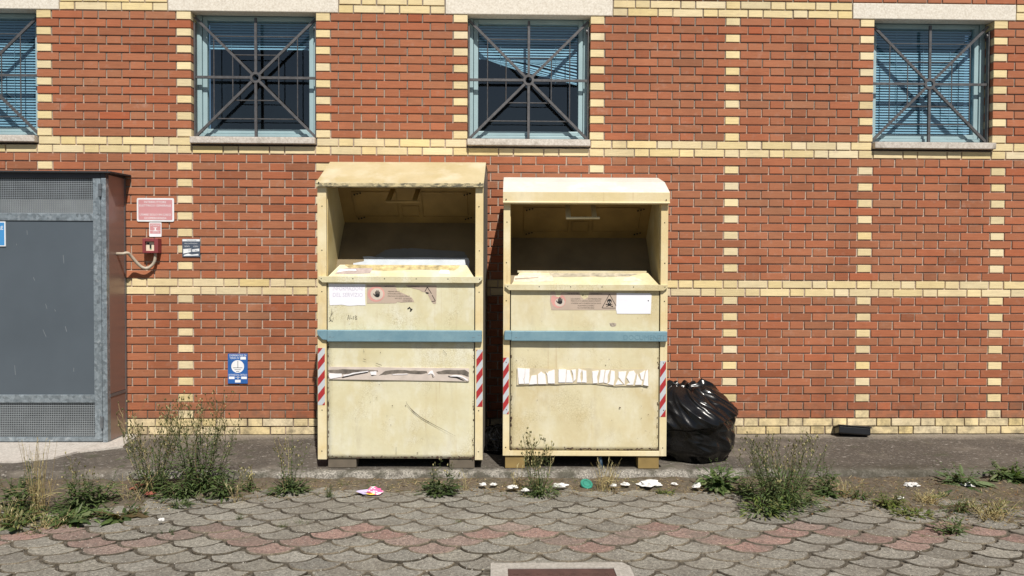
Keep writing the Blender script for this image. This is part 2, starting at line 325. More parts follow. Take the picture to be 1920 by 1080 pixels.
# mortar body with the openings left free
xs = [XW0]+[v for o in OPEN for v in (o[0]-.004, o[1]+.004)]+[XW1]
YM = .0095
wb.box(XW0, XW1, YM, .36, -.35, 35*C, 1); wb.box(XW0, XW1, YM, .36, 53*C, RTOP*C, 1)
for i in range(0, len(xs), 2): wb.box(xs[i], xs[i+1] if i+1 < len(xs) else XW1, YM, .36, 35*C, 53*C, 1)
for a, b in OPEN:                                          # wall above lintel soffit / below sill inside the opening width
    wb.box(a-.004, b+.004, .10, .36, 35*C, 36*C-.012, 1); wb.box(a-.004, b+.004, .19, .36, 51*C, 53*C, 1)
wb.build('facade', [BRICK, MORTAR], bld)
def window(k, blind, skew=0, shade=None):
    a, b = OPEN[k]; cx = (a+b)/2
    m = MB(); m.box(a-.187, b+.187, -.004, .110, 51*C+.002, 53*C-.004); m.build('lintel', LINTEL, bld, bevel=.006)
    m = MB(); m.box(a+.002, b-.002 if k != 3 else b+.008, -.043, .12, 36*C-.056, 36*C-.002); m.build('sill', SILL, bld, bevel=.005)
    # frame, sash and glass
    z0, z1 = ZO0+.001, ZO1+.055; y = .115; g = .002
    m = MB(); fw = .047
    m.box(a+g, a+fw, y, y+.06, z0, z1); m.box(b-fw, b-g, y, y+.06, z0, z1); m.box(a+fw, b-fw, y, y+.06, z0, z0+fw+.004); m.box(a+fw, b-fw, y, y+.06, z1-fw, z1)
    for sx in (a+.16, b-.16): m.box(sx-.014, sx+.014, y-.0015, y+.01, z0+.024, z0+.029, 1)
    fr = m.build('window', [FRAME_M, SLOT], bld, bevel=.003)
    fr['label'] = ['window at the left edge of the facade with lowered blue blinds', 'window above the red box with blinds mostly raised', 'window above the gap between the yellow bins with crooked half lowered blinds', 'window at the right end with fully lowered blinds', 'window beyond the right edge'][k]
    sa, sb, s0, s1 = a+fw+.004, b-fw-.004, z0+fw+.008, z1-fw-.004; sw = .038
    m = MB(); yy = y+.012
    m.box(sa, sa+sw, yy, yy+.05, s0, s1); m.box(sb-sw, sb, yy, yy+.05, s0, s1); m.box(sa+sw, sb-sw, yy, yy+.05, s0, s0+sw); m.box(sa+sw, sb-sw, yy, yy+.05, s1-sw, s1)
    m.build('sash', FRAME_M, fr, bevel=.003)
    m = MB(); m.flat([(sa+sw-.003, s0+sw-.003), (sb-sw+.003, s0+sw-.003), (sb-sw+.003, s1-sw+.003), (sa+sw-.003, s1-sw+.003)], yy+.024); m.build('pane', GLASS, fr)
    # venetian blind
    m = MB(); zt = s1-sw-.012; xb0, xb1 = sa+sw+.006, sb-sw-.006; pitch = .0235; yb = yy+.045
    n = int((zt-blind(0))/pitch)+1; nn = int((zt-z0)/pitch)
    for i in range(nn):
        z = zt-i*pitch; lim0, lim1 = blind(0), blind(1)
        gather = z < max(lim0, lim1)
        if z < min(lim0, lim1): break
        zl = max(z, lim0+ (i % 9)*.004); zr = max(z, lim1+(i % 9)*.004)
        pts = []; N = 10 if skew else 2
        for q in range(N+1):
            f = q/N; zz = zl*(1-f)+zr*f+(skew*.012*math.sin(f*5+i*.7) if gather else 0)
            pts.append((xb0+(xb1-xb0)*f, zz))
        for q in range(N):
            (xa, za), (xc, zc) = pts[q], pts[q+1]; dy, dz = .0062, .0103
            m.add([(xa, yb-dy, za-dz), (xc, yb-dy, zc-dz), (xc, yb, zc+.0015), (xa, yb, za+.0015), (xa, yb+dy, za+dz), (xc, yb+dy, zc+dz)], [(0, 1, 2, 3), (3, 2, 5, 4)])
    for f in (.22, .5, .78):
        xq = xb0+(xb1-xb0)*f; m.box(xq-.001, xq+.001, yb-.013, yb-.011, max(blind(f)-.02, z0+.02), zt)
    m.build('blind', BLIND_M, fr)
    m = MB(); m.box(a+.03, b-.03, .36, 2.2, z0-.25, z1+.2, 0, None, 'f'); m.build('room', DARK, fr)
    # iron grille
    m = MB(); yg = .062; r = .0105; cz = (ZO0+ZO1)/2-.008; ga, gb, gz0, gz1 = a+.012, b-.012, ZO0+.012, ZO1-.03
    def bar(p, q, wd, th=.012):
        d = (Vector(q)-Vector(p)).normalized(); n = Vector((-d[1], d[0]))*wd/2
        m.prism([(p[0]-n[0], p[1]-n[1]), (q[0]-n[0], q[1]-n[1]), (q[0]+n[0], q[1]+n[1]), (p[0]+n[0], p[1]+n[1])], yg-th/2, yg+th/2)
    R = .038
    for i in range(8):
        an = i*math.pi/4; d = (math.cos(an), math.sin(an))
        tx = [(gb-cx), (gb-cx), 1e9, (cx-ga), (cx-ga), (cx-ga), 1e9, (gb-cx)][i]; e = {0: (gb, cz), 1: (gb, gz1), 2: (cx, gz1), 3: (ga, gz1), 4: (ga, cz), 5: (ga, gz0), 6: (cx, gz0), 7: (gb, gz0)}[i]
        dd = (Vector(e)-Vector((cx, cz))).normalized()
        bar((cx+dd.x*R*.8, cz+dd.y*R*.8), e, .021, .013+.0012*i)
    N = 20; o = len(m.v)
    for (ri, yy2) in ((R+.010, yg-.012), (R-.010, yg-.012), (R-.010, yg+.012), (R+.010, yg+.012)):
        for i in range(N): m.v.append((cx+ri*math.cos(2*math.pi*i/N), yy2, cz+ri*math.sin(2*math.pi*i/N)))
    for q in range(4):
        for i in range(N): m.f.append([o+q*N+i, o+((q+1) % 4)*N+i, o+((q+1) % 4)*N+(i+1) % N, o+q*N+(i+1) % N]); m.m.append(0); m.t.append((1, 1, 1))
    hx, hz = (gb-ga)/2, (gz1-gz0)/2
    for f in (.38, .69):
        for s in (-1, 1):
            m.tube([(cx-hx*f, yg+.006, cz+s*hz*f), (cx+hx*f, yg+.006, cz+s*hz*f)], .0048, 6)
            m.tube([(cx+s*hx*f, yg-.003, cz-hz*f), (cx+s*hx*f, yg-.003, cz+hz*f)], .0048, 6)
    for sx, w0 in ((ga, 1), (gb, -1)): m.box(sx-.006, sx+.006, yg-.018, yg+.018, gz0, gz1-.05)
    m.box(ga+.006, gb-.006, yg-.014, yg+.014, gz0-.004, gz0+.004)
    m.tube([(gb-.02, yg+.005, gz1-.085), (gb+.011, yg+.005, gz1-.085)], .02, 8)
    m.build('window_grille', GRILLE_M, bld)
window(0, lambda f: ZO0+.1)
window(1, lambda f: ZO0+.795)
window(2, lambda f: ZO0+.74-.25*f, 1)
window(3, lambda f: ZO0+.1)
window(4, lambda f: ZO0+.5)

# ================================================================ ground
def plane_grid(name, x0, x1, y0, y1, nx, ny, hf, mat, **kw):
    m = MB()
    for j in range(ny+1):
        for i in range(nx+1):
            x = x0+(x1-x0)*i/nx; y = y0+(y1-y0)*j/ny; m.v.append((x, y, hf(x, y)))
    for j in range(ny):
        for i in range(nx): a = j*(nx+1)+i; m.f.append([a, a+1, a+nx+2, a+nx+1]); m.m.append(0); m.t.append((1, 1, 1))
    return tag(m.build(name, mat, None, smooth=True), kind='structure', **kw)
ZP = -.07
asph = simple('asphalt', (.10, .098, .092), .9, 0, .2, 3, .4, 90)
m = MB(); m.add([(-400, -400, -.11), (400, -400, -.11), (400, 400, -.11), (-400, 400, -.11)], [(0, 1, 2, 3)]); tag(m.build('ground', asph), kind='structure')
KY = -1.20                                                 # kerb face of the pad
def pad_h(x, y):
    e = sstep(KY-.002, KY+.045, y+.018*noise.noise(Vector((x*2.3, 0, 5)))+.012*noise.noise(Vector((x*11, 3, 5)))+.006*noise.noise(Vector((x*31, 3, 5))))
    return -.085+(.083+.004*fbm(x*2, y*2, 2, 3)+.0012*fbm(x*22, y*22, 1, 2))*e
m = MB(); ys = [KY-.02+i*.008 for i in range(8)]+[KY+.044+(0.05-KY-.044)*j/44 for j in range(1, 45)]; nx = 460
for y in ys:
    for i in range(nx+1): x = -2.+13*i/nx; m.v.append((x, y, pad_h(x, y)))
for j in range(len(ys)-1):
    for i in range(nx): a = j*(nx+1)+i; m.f.append([a, a+1, a+nx+2, a+nx+1]); m.m.append(0); m.t.append((1, 1, 1))
tag(m.build('concrete_pavement', PADM, smooth=True), kind='structure')
slabm = m_stone('pale_concrete', (.36, .33, .30), (.55, .51, .46), .6)
m = MB(); ed = [(-1.9, -.02), (.80, -.02), (.82, -.25), (.86, -.45), (.60, -.62), (.52, -.80), (.30, -.92), (-1.9, -.93)][::-1]
n = len(ed); pts = []
for i in range(n):
    a, b = Vector(ed[i]), Vector(ed[(i+1) % n])
    for k in range(8): q = a+(b-a)*k/8; pts.append((q.x+.012*noise.noise(Vector((q.x*6, q.y*6, 1))), q.y+.012*noise.noise(Vector((q.x*6, q.y*6, 9)))))
m.v = [(x, y, .012) for x, y in pts]+[(x*1., y-.004, -.03) for x, y in pts]; N = len(pts)
m.f = [list(range(N))[::-1]]+[[i, (i+1) % N, (i+1) % N+N, i+N] for i in range(N)]; m.m = [0]*len(m.f); m.t = [(1, 1, 1)]*len(m.f)
tag(m.build('concrete_slab', slabm), kind='structure')
# soil that has gathered along the kerb
SB = [(0, 1004), (150, 985), (300, 955), (450, 938), (600, 928), (700, 930), (800, 922), (1000, 926), (1200, 926), (1300, 932), (1400, 945), (1500, 958), (1600, 948), (1700, 972), (1800, 992), (1920, 985)]
SBW = [(on_z(u, v, ZP).x, on_z(u, v, ZP).y) for u, v in SB]
def soil_edge(x):
    if x <= SBW[0][0]: return SBW[0][1]
    for (a, b), (c, d) in zip(SBW, SBW[1:]):
        if x <= c: return b+(d-b)*(x-a)/(c-a)
    return SBW[-1][1]
def soil_h(x, y):
    e = soil_edge(x); t = (y-e)/(KY-e)
    t = t+.42*fbm(x*2.2, y*4, 3, 3)
    return -.088+.045*sstep(-.05, .9, t)+.016*fbm(x*7, y*9, 1, 3)*sstep(-.2, .3, t)
plane_grid('soil_strip', -1.4, 9.6, -2.35, KY+.012, 420, 62, soil_h, SOILM)
# scale-shaped concrete pavers
SP, PR, HW, SG = .286, .108, .1405, .128; X0, Y0 = 2.19, -2.075
pv = MB(); jb = random.Random(3)
MH = (on_z(920, 1057, ZP).x, on_z(1178, 1057, ZP).x, on_z(1040, 1057, ZP).y)
for j in range(-9, 24):
    for i in range(-16, 30):
        cx = X0+(i+(j % 2)/2)*SP; cy = Y0-j*PR
        if cx < -1.6 or cx > 9.8: continue
        if MH[0]+.03 < cx < MH[1]-.03 and MH[2]-.74 < cy-.06 < MH[2]-.02: continue
        arc = lambda x, xc, yc: yc-SG*math.sqrt(max(0, 1-((x-xc)/HW)**2)) if abs(x-xc) < HW else 1e9
        top = lambda x: min(arc(x, cx-SP/2, cy+PR), arc(x, cx+SP/2, cy+PR), arc(x, cx, cy+2*PR), arc(x, cx-SP, cy+2*PR), arc(x, cx+SP, cy+2*PR))
        lo = []; K = 26
        for k in range(K+1):
            th = math.pi*k/K; x = cx-HW*math.cos(th)*.9999; y = cy-SG*math.sin(th)
            if y < top(x)-.004: lo.append((x, y))
        if len(lo) < 5: continue
        hi = []
        xa, xb = lo[0][0], lo[-1][0]
        for k in range(17):
            x = xb+(xa-xb)*k/16; y = top(x)
            hi.append((x, min(y, cy+.5*PR)))
        poly = lo+hi; n = len(poly)
        gx = sum(p[0] for p in poly)/n; gy = sum(p[1] for p in poly)/n
        mi = round((cx-X0)/(SP/2)) % 6; red = j == (0, 1, 2, 3, 2, 1)[mi]
        k = jb.gauss(1.02, .09)
        if red: u_ = jb.uniform(.45, 1.); t = tuple((a*u_+b*(1-u_))*k for a, b in zip((.235, .152, .132), (.212, .190, .168)))
        else: h_ = jb.uniform(-.02, .03); t = (.215*k, .204*k*(1-h_*.3), .180*k*(1-h_))
        gk = jb.choice((.8, 1., 1.3, 1.7, 2.4)) if not 3. < cx < 5.4 or jb.random() < .4 else jb.uniform(1.8, 2.9); grime = (.062*gk, .052*gk, .038*gk)   # sand and moss packed against the worn edge
        dz = jb.uniform(-.0025, .003); sx, sy = jb.uniform(-.012, .012), jb.uniform(-.012, .012)
        H = lambda x, y: ZP+dz+(x-gx)*sx+(y-gy)*sy+.002*fbm(x*.9, y*.9, 4, 2)
        def ring(ins, d):
            out = []
            for x, y in poly:
                v = Vector((gx-x, gy-y)); ln = v.length; q = Vector((x, y))+Vector((v.x/ln, v.y/ln*1.6))*min(ins, ln*.4)
                q += Vector((noise.noise(Vector((x*25, y*25, j*.37+i))), noise.noise(Vector((x*25, y*25, 50+i)))))*.0030
                out.append((q.x, q.y, H(q.x, q.y)-d))
            return out
        r0, r1, r2 = ring(.0032, .018), ring(.0040, .0046), ring(.0092, 0)
        o = len(pv.v); pv.v += r0+r1+r2
        for q in range(2):
            for a in range(n): b = (a+1) % n; pv.f.append([o+q*n+a, o+q*n+b, o+(q+1)*n+b, o+(q+1)*n+a]); pv.m.append(0); pv.t.append(grime)
        pv.f.append([o+2*n+a for a in range(n)]); pv.m.append(0); pv.t.append(t)
pv.k = (1, 1, 1)
pv.add([(-1.8, -4.7, ZP-.0092), (10, -4.7, ZP-.0092), (10, -1.1, ZP-.0092), (-1.8, -1.1, ZP-.0092)], [(0, 1, 2, 3)], 1)
joint = simple('joint_sand', (.085, .072, .054), .97, 0, .6, 40, .5, 120)
tag(pv.build('paved_yard', [PAVER, joint]), kind='structure')

# ================================================================ clothes bins
PAINT1 = m_paint('pale_yellow_paint', (.70, .66, .465), (.635, .565, .345), (.75, .73, .595), 1., .7, 0)
PAINT2 = m_paint('warm_yellow_paint', (.685, .62, .415), (.61, .51, .295), (.74, .695, .53), 1., .7, 4)
POST1 = m_paint('post_paint', (.76, .65, .40), (.72, .56, .29), (.80, .71, .48), .15, .9, 9)
HOOD1 = m_paint('ochre_hood_paint', (.54, .455, .275), (.45, .36, .18), (.60, .53, .375), .1, .5, 2)
HOOD2 = m_paint('bleached_hood_paint', (.70, .67, .61), (.62, .60, .55), (.75, .73, .69), .1, .4, 6)
HLIP2 = m_paint('hood_lip_paint', (.74, .62, .38), (.70, .57, .30), (.78, .68, .46), .1, .6, 8)
def m_mould():
    q = NT('mouldy_hood_lip'); a = q.noise(1, 6, .75, q.scaled(26, 26, 60)); b = q.noise(1, 4, .6, q.scaled(5, 5, 5))
    c = q.mix(q.math('MULTIPLY', q.rng(a, .42, .56), q.rng(b, .30, .52)), (.62, .52, .30), (.13, .12, .085)); return q.done(c, .8)
MOULD = m_mould(); CHEEK = m_paint('cheek_paint', (.60, .50, .26), (.50, .38, .16), (.64, .56, .34), .1, .6, 3)
def m_blue():
    q = NT('worn_blue_paint'); a = q.noise(7, 5, .7); b = q.noise(1, 5, .7, q.scaled(34, 34, 60)); x, y, z = q.xyz()
    c = q.mix(q.rng(a, .35, .65), (.145, .265, .33), (.20, .33, .385)); en = q.rng(q.math('ABSOLUTE', x), .44, .58)
    c = q.mix(q.math('MULTIPLY', q.rng(b, .60, .66), q.math('ADD', en, .25)), c, (.115, .05, .03))
    c = q.mix(q.rng(q.noise(90, 3), .66, .70, 0, .45), c, (.08, .10, .11)); return q.done(c, .55, 0, .4)
BLUE = m_blue()
SIDEG = simple('grey_weathered_side', (.23, .21, .185), .7, 0, .25, 5, .1, 30)
DRUM = simple('grey_steel_drum', (.18, .135, .07), .6, .1, .22, 4, .1, 20); FLAPM = simple('ochre_inner_flap', (.29, .185, .055), .6, 0, .22, 5, .1, 20)
FOOT1 = simple('grey_foot', (.14, .115, .085), .8, 0, .2, 9); FOOT2 = simple('yellow_foot', (.27, .185, .065), .8, 0, .2, 9)
RED = simple('red_reflective', (.40, .028, .032), .5, 0, .12, 20); WSTR = simple('silver_reflective', (.56, .60, .64), .45, .1, .06, 30)
STICK = simple('faded_sticker', (.50, .395, .315), .65, 0, .08, 6); PINK = simple('pink_ring', (.66, .33, .29), .65, 0, .18, 9); PALER = simple('ring_centre', (.62, .53, .45), .65, 0, .1, 9)
TORN = simple('torn_backing', (.60, .52, .46), .8, 0, .12, 12); SMEAR = simple('dark_glue_smear', (.17, .145, .12), .8, 0, .55, 14); WHITED = simple('white_tear', (.86, .84, .86), .8, 0, .03, 20)
GREYP = simple('blue_grey_primer', (.50, .54, .58), .7, 0, .1, 10)
def jag(pts, a=.0012, n=4):                                # roughen the outline of a torn scrap
    out = []
    for i in range(len(pts)):
        p, q = Vector(pts[i]), Vector(pts[(i+1) % len(pts)])
        for k in range(n): v = p+(q-p)*k/n; out.append((v.x+random.uniform(-a, a), v.y+random.uniform(-a, a)))
    return out
def ccw(pts):
    A = sum(pts[i][0]*pts[(i+1) % len(pts)][1]-pts[(i+1) % len(pts)][0]*pts[i][1] for i in range(len(pts)))
    return pts if A > 0 else pts[::-1]
def hand(cx, cz, s):                                       # outline of a raised flat hand, thumb to the left
    P_ = [(-.05, -.52), (.22, -.50), (.40, -.30), (.42, .30), (.36, .42), (.29, .30), (.27, .0), (.25, .0), (.24, .50), (.16, .60), (.08, .50), (.07, .02), (.05, .02), (.03, .54), (-.05, .62), (-.13, .52), (-.12, .02), (-.14, .02), (-.17, .38), (-.25, .44), (-.31, .34), (-.29, -.16), (-.50, .06), (-.62, .08), (-.60, -.04), (-.36, -.36)]
    return ccw([(cx+x*s, cz+z*s) for x, z in P_])
def disc(cx, cz, r, n=28, ry=None): return [(cx+r*math.cos(2*math.pi*k/n), cz+(ry or r)*math.sin(2*math.pi*k/n)) for k in range(n)]
def bar2(m, p, q, wd, y, mi=0):
    p, q = Vector(p), Vector(q); d = (q-p).normalized(); n = Vector((-d.y, d.x))*wd/2
    m.flat(ccw([tuple(p-n), tuple(q-n), tuple(q+n), tuple(p+n)]), y, mi)
RZ = rad(-1.31)
def bin_(o, label, paint, uc, X, Z, hood, feet, cid):
    """X, Z: measured pixel edges of the front; everything becomes metres on the bin's own front plane"""
    F = Frame(o, RZ); t = thing('clothes_bin', label, 'clothes bin', o, RZ, 'pale yellow clothes donation bins')
    x = lambda u: F.x(u, 600); z = lambda v: F.z(v, uc)
    xl, xli, xri, xr = map(x, X)
    zt, zlip, zled0, zled1, zbar0, zbar1, zdb, zb = [z(v) for v in Z]   # post top, hood lip bottom, ledge top/bottom, bar top/bottom, door bottom, frame bottom
    D = .97
    # body shell
    m = MB(); zr = hood[-1][1]
    prof = [(.02, zb), (.02, zlip+.005)]+[(a+.012, b-.008) for a, b in hood[1:]]+[(D, zr-.008), (D, zb)]
    prof = [(max(.02, a), b) for a, b in prof]
    for s, xx in ((0, xl+.002), (1, xr-.012)): m.prof(prof, xx, xx+.010, 1 if s else 0)
    m.box(xl+.012, xr-.012, D-.01, D, zb, zr-.01, 1); m.box(xl+.012, xr-.012, .05, D-.01, zb+.004, zb+.03, 1)
    m.box(xli-.02, xri+.02, .024, .030, zdb+.004, zled1+.01, 2)  # black backing sheet paints the shade seen in the gaps round the panels
    m.build('body', [SIDEG if cid == 1 else paint, SIDEG, SLOT], t, bevel=.002)
    # hood plates
    m = MB(); th = .006; pr = hood
    for i in range(len(pr)-1):
        (y0, z0), (y1, z1) = pr[i], pr[i+1]
        m.slab((xl-.004, y0, z0), (xr+.004, y0, z0), (xr+.004, y1, z1), (xl-.004, y1, z1), th, 0 if i else 1)
    m.slab((xl-.004, pr[-1][0], pr[-1][1]), (xr+.004, pr[-1][0], pr[-1][1]), (xr+.004, D+.01, pr[-1][1]-.002), (xl-.004, D+.01, pr[-1][1]-.002), th, 0)
    ly = pr[0][0]
    if cid == 2: m.tube([(xl-.004, ly+.002, zlip+.007), (xr+.004, ly+.002, zlip+.007)], .0085, 8, 2)
    m.box(xl, xr, ly+.007, .06, zlip+.002, zlip+.010, 1)
    for sx in (xl+.018, xr-.022): m.tube([(sx, ly-.006, zlip+.028), (sx, ly+.01, zlip+.028)], .0045, 8, 3)
    m.build('hood', [HOOD1, MOULD, HLIP2, SLOT] if cid == 1 else [HOOD2, HLIP2, HLIP2, SLOT], t, bevel=.0015)
    # posts
    for s, (a, b) in enumerate(((xl, xli-.004), (xri+.004, xr))):
        m = MB(); m.box(a, b, 0, .045, zb, zt+.03)
        for zz in [zb+.06+(zt-zb-.1)*f for f in (0, .16, .36, .62, .78, .95)]: m.tube([((a+b)/2+random.uniform(-.006, .006), -.0025, zz), ((a+b)/2, .004, zz)], .0042, 8, 1)
        p = m.build('post', [POST1, SLOT], t, bevel=.002)
        # hazard stripe
        u0, u1 = ((596, 609), (893.5, 906)) if cid == 1 else ((942, 954.5), (1236.5, 1249.5)); u0, u1 = (u0, u1)[s]
        v0, v1 = (((653, 760), (655, 762)) if cid == 1 else ((671, 777), (676, 781)))[s]
        hx0, hx1 = max(a+.0015, x(u0)), min(b-.0015, x(u1)); hz1, hz0 = z(v0), z(v1); m = MB(); wd = hx1-hx0; st = .115; sl = .062
        m.box(hx0, hx1, -.0012, .0, hz0, hz1, 1)
        k = -2; ph = .02 if s == 0 else .05
        while hz0+k*st*1. < hz1+.2:
            q = [(hx0, hz0+k*st+ph), (hx1, hz0+k*st+ph+sl), (hx1, hz0+k*st+ph+sl+st*.5), (hx0, hz0+k*st+ph+st*.5)]
            q = clipz(q, hz0, hz1)
            if len(q) > 2: m.flat(q, -.0018, 0)
            k += 1
        m.build('hazard_stripe', [RED, WSTR], p)
    # ledge below the opening
    m = MB(); c = .020; lx0, lx1 = xl+.012, xr-.004; h = zled0-zled1
    m.prism([(lx0, zled0), (lx0, zled0-h*.45), (lx0+.028, zled1), (lx1-.028, zled1), (lx1, zled0-h*.45), (lx1, zled0)][::1], -.020, .02)
    for i in range(6): m.tube([(lx0+.02+(lx1-lx0-.04)*i/5, -.022, zled0-.016), (lx0+.02+(lx1-lx0-.04)*i/5, -.015, zled0-.016)], .004, 8, 1)
    m.build('ledge', [paint, SLOT], t, bevel=.003)
    # panels
    g = .0035
    m = MB(); m.box(xli+g, xri-g, .006, .02, zbar0-.01, zled1+.006); up_ = m.build('upper_panel', paint, t, bevel=.002)
    m = MB(); N, K = 26, 26; x0, x1, z0, z1 = xli+g, xri-g, zdb, zbar1+.012
    for j in range(K+1):                                   # slightly dented sheet
        for i in range(N+1):
            xx = x0+(x1-x0)*i/N; zz = z0+(z1-z0)*j/K; e = min(i, N-i, j, K-j)
            m.v.append((xx, .005-.007*fbm(xx*2.2+cid*9, zz*2.2, 3, 3)*sstep(0, 7, e), zz))
    for j in range(K):
        for i in range(N): a = j*(N+1)+i; m.f.append([a, a+1, a+N+2, a+N+1]); m.m.append(0); m.t.append((1, 1, 1))
    door = m.build('lower_door', paint, t, smooth=True); sm = door.modifiers.new('th', 'SOLIDIFY'); sm.thickness = .01; sm.offset = -1
    m = MB(); rc = random.Random(90+cid)                   # rust chips along the door edges and bar
    for k in range(150):
        side = rc.random(); sz = rc.uniform(.0015, .0055)*(1.6 if rc.random() < .12 else 1)
        if side < .5: px, pz, ax, az = x0+(x1-x0)*rc.random(), z0+.004+abs(rc.gauss(0, .005)), 2.2, 1
        elif side < .7: px, pz, ax, az = x0+.003+abs(rc.gauss(0, .003)), z0+(z1-z0)*rc.random()**1.4, .8, 2.2
        elif side < .9: px, pz, ax, az = x1-.003-abs(rc.gauss(0, .003)), z0+(z1-z0)*rc.random()**1.4, .8, 2.2
        else: px, pz, ax, az = x0+(x1-x0)*rc.random(), z0+(z1-z0)*rc.random(), 1, .6
        m.flat([(px+sz*ax*math.cos(a)*rc.uniform(.6, 1.2), pz+sz*az*math.sin(a)*rc.uniform(.6, 1.2)) for a in [2*math.pi*q/7 for q in range(7)]], -.0022 if side > .9 else .0032)
    tag(m.build('rust_chips', bpy.data.materials.get('dark_rust') or simple('dark_rust', (.075, .042, .026), .85, 0, .4, 60), door), kind='stuff')
    if cid == 2: m = MB(); m.box(xli-.004, xri+.004, 0, .04, zb, zdb-.004); m.build('bottom_rail', POST1, t, bevel=.002)
    # blue bar
    m = MB(); bx0, bx1 = xl+.008, xr-.006; y = -.033
    if cid == 1: m.prism([(bx0-.008, zbar0), (bx0-.006, zbar0-.035), (bx0+.03, zbar1+.012), (xli+.006, zbar1+.008), (xli+.006, zbar0)][::1], y+.012, .0)
    else: m.box(bx0, xli+.012, y+.004, 0, zbar1+.006, zbar0)
    m.box(xli+.007, bx1, y, 0, zbar1, zbar0-.001)
    m.build('crossbar', BLUE, t, bevel=.006)
    if cid == 2:
        tm = MB(); tm.text('DOCUMENTI', x(1168), x(1243), z(636), z(627), y-.0008); tm.build('lettering', simple('ghost_letters', (.13, .24, .30), .6), t)
    # throat: chute plate, drum panel, flap, cheeks, handle
    pz0 = zled0-.004; m = MB(); q = .12
    m.slab((xli+.004, .0, pz0), (xri-.004, .0, pz0), (xri-.065, q, pz0+.088), (xli+.065, q, pz0+.088), .006)
    if cid == 2: m.box(xli+.05, xri-.075, q-.002, q+.012, pz0+.086, pz0+.102)
    chute = m.build('chute', paint, t, bevel=.0015)
    m = MB(); zk = zlip-.215; yk = .56
    m.slab((xli-.02, .16, zk-.51), (xri+.02, .16, zk-.51), (xri+.02, yk, zk), (xli-.02, yk, zk), .008)
    dr = m.build('drum', DRUM, t)
    m = MB(); m.slab((xli-.02, yk, zk), (xri+.02, yk, zk), (xri+.02, .33, zlip+.03), (xli-.02, .33, zlip+.03), .006)
    xc = (xli+xri)/2
    fy = lambda f: (yk+(.33-yk)*f-.006); fz = lambda f: zk+(zlip+.03-zk)*f-.004
    for (a, b, fa, fb) in ((xli+.1, xc-.09, .2, .9), (xc-.06, xc+.07, .2, .5), (xc+.1, xri-.08, .2, .9)):
        for (p, r_) in (((a, fa), (b, fa)), ((a, fb), (b, fb)), ((a, fa), (a, fb)), ((b, fa), (b, fb))):
            m.tube([(p[0], fy(p[1]), fz(p[1])), (r_[0], fy(r_[1]), fz(r_[1]))], .0028, 5)
    for xx in (xli+.12, xri-.1):
        for fz_ in (.12, .82):
            for k in range(3): m.tube([(xx+k*.022, fy(fz_)-.002, fz(fz_)+.006*k), (xx+k*.022, fy(fz_)-.014, fz(fz_)+.006*k)], .006, 6, 1)
    m.build('flap', [FLAPM, SLOT], t)
    m = MB()
    for xx in (xc-.105, xc+.085): m.slab((xx-.018, .31, zlip+.02), (xx+.018, .31, zlip+.02), (xx+.010, .14, zlip-.085), (xx-.026, .14, zlip-.085), .004)
    m.tube([(xc-.13, .135, zlip-.09), (xc+.115, .135, zlip-.088)], .009, 8)
    m.build('handle', FLAPM if cid == 1 else paint, t)
    for xx in (xli-.006, xri): m = MB(); m.prof([(.03, zled0-.1), (.03, zlip+.02), (.30, zlip+.10), (.9, zlip+.10), (.9, zled0-.1)], xx, xx+.006); m.build('inner_cheek', CHEEK, t)
    m = MB(); m.box(xli-.02, xri+.02, .20, .9, zlip+.09, zlip+.098); m.build('inner_ceiling', FLAPM, t)
    # feet
    for (a, b) in feet[0]:
        for d0 in (.012, D-.12): m = MB(); m.box(x(a), x(b), d0, d0+.1, .001, zb+.004); m.build('foot', feet[1], t, bevel=.002)
    return t, F, x, z, up_, door, chute, dr, (xl, xli, xri, xr)
def clipz(poly, z0, z1):
    for lim, sg in ((z0, 1), (z1, -1)):
        out = []
        for i in range(len(poly)):
            a, b = poly[i], poly[(i+1) % len(poly)]; fa, fb = (a[1]-lim)*sg, (b[1]-lim)*sg
            if fa >= 0: out.append(a)
            if fa*fb < 0: k = fa/(fa-fb); out.append((a[0]+(b[0]-a[0])*k, lim))
        poly = out
        if not poly: return []
    return poly

O1 = Vector((3.135, -1.094, 0)); O2 = Vector((4.452, -1.118, 0))
f1 = Frame(O1, RZ); f2 = Frame(O2, RZ)
zl1 = f1.z(351, 750); zl2 = f2.z(382.5, 1097)
hood1 = [(-.030, zl1), (-.030, zl1+.026), (.385, f1.z(304, 750)+(f1.z(304, 750)-1.41)*.0735)]
hz = lambda v, d: 1.41+(f2.z(v, 1097)-1.41)*(5.27+d)/5.27
hood2 = [(-.030, zl2), (-.030, f2.z(361, 1097)), (.155, hz(341, .155)), (.40, hz(333, .40))]
b1 = bin_(O1, 'taller left clothes bin with ochre sloping hood and a dark scratch on its door', PAINT1, 750, (595.3, 613, 890, 905.6), (352, 351, 518.5, 530, 618.5, 640.5, 860, 862), hood1, (((614, 667), (843, 890)), FOOT1), 1)
b2 = bin_(O2, 'shorter right clothes bin with bleached white rounded hood and white label scraps on its door', PAINT2, 1097, (943.5, 957, 1237, 1251.5), (384, 382.5, 533.5, 544.5, 620, 639.5, 844.5, 855), hood2, (((948, 985), (1199, 1238)), FOOT2), 2)
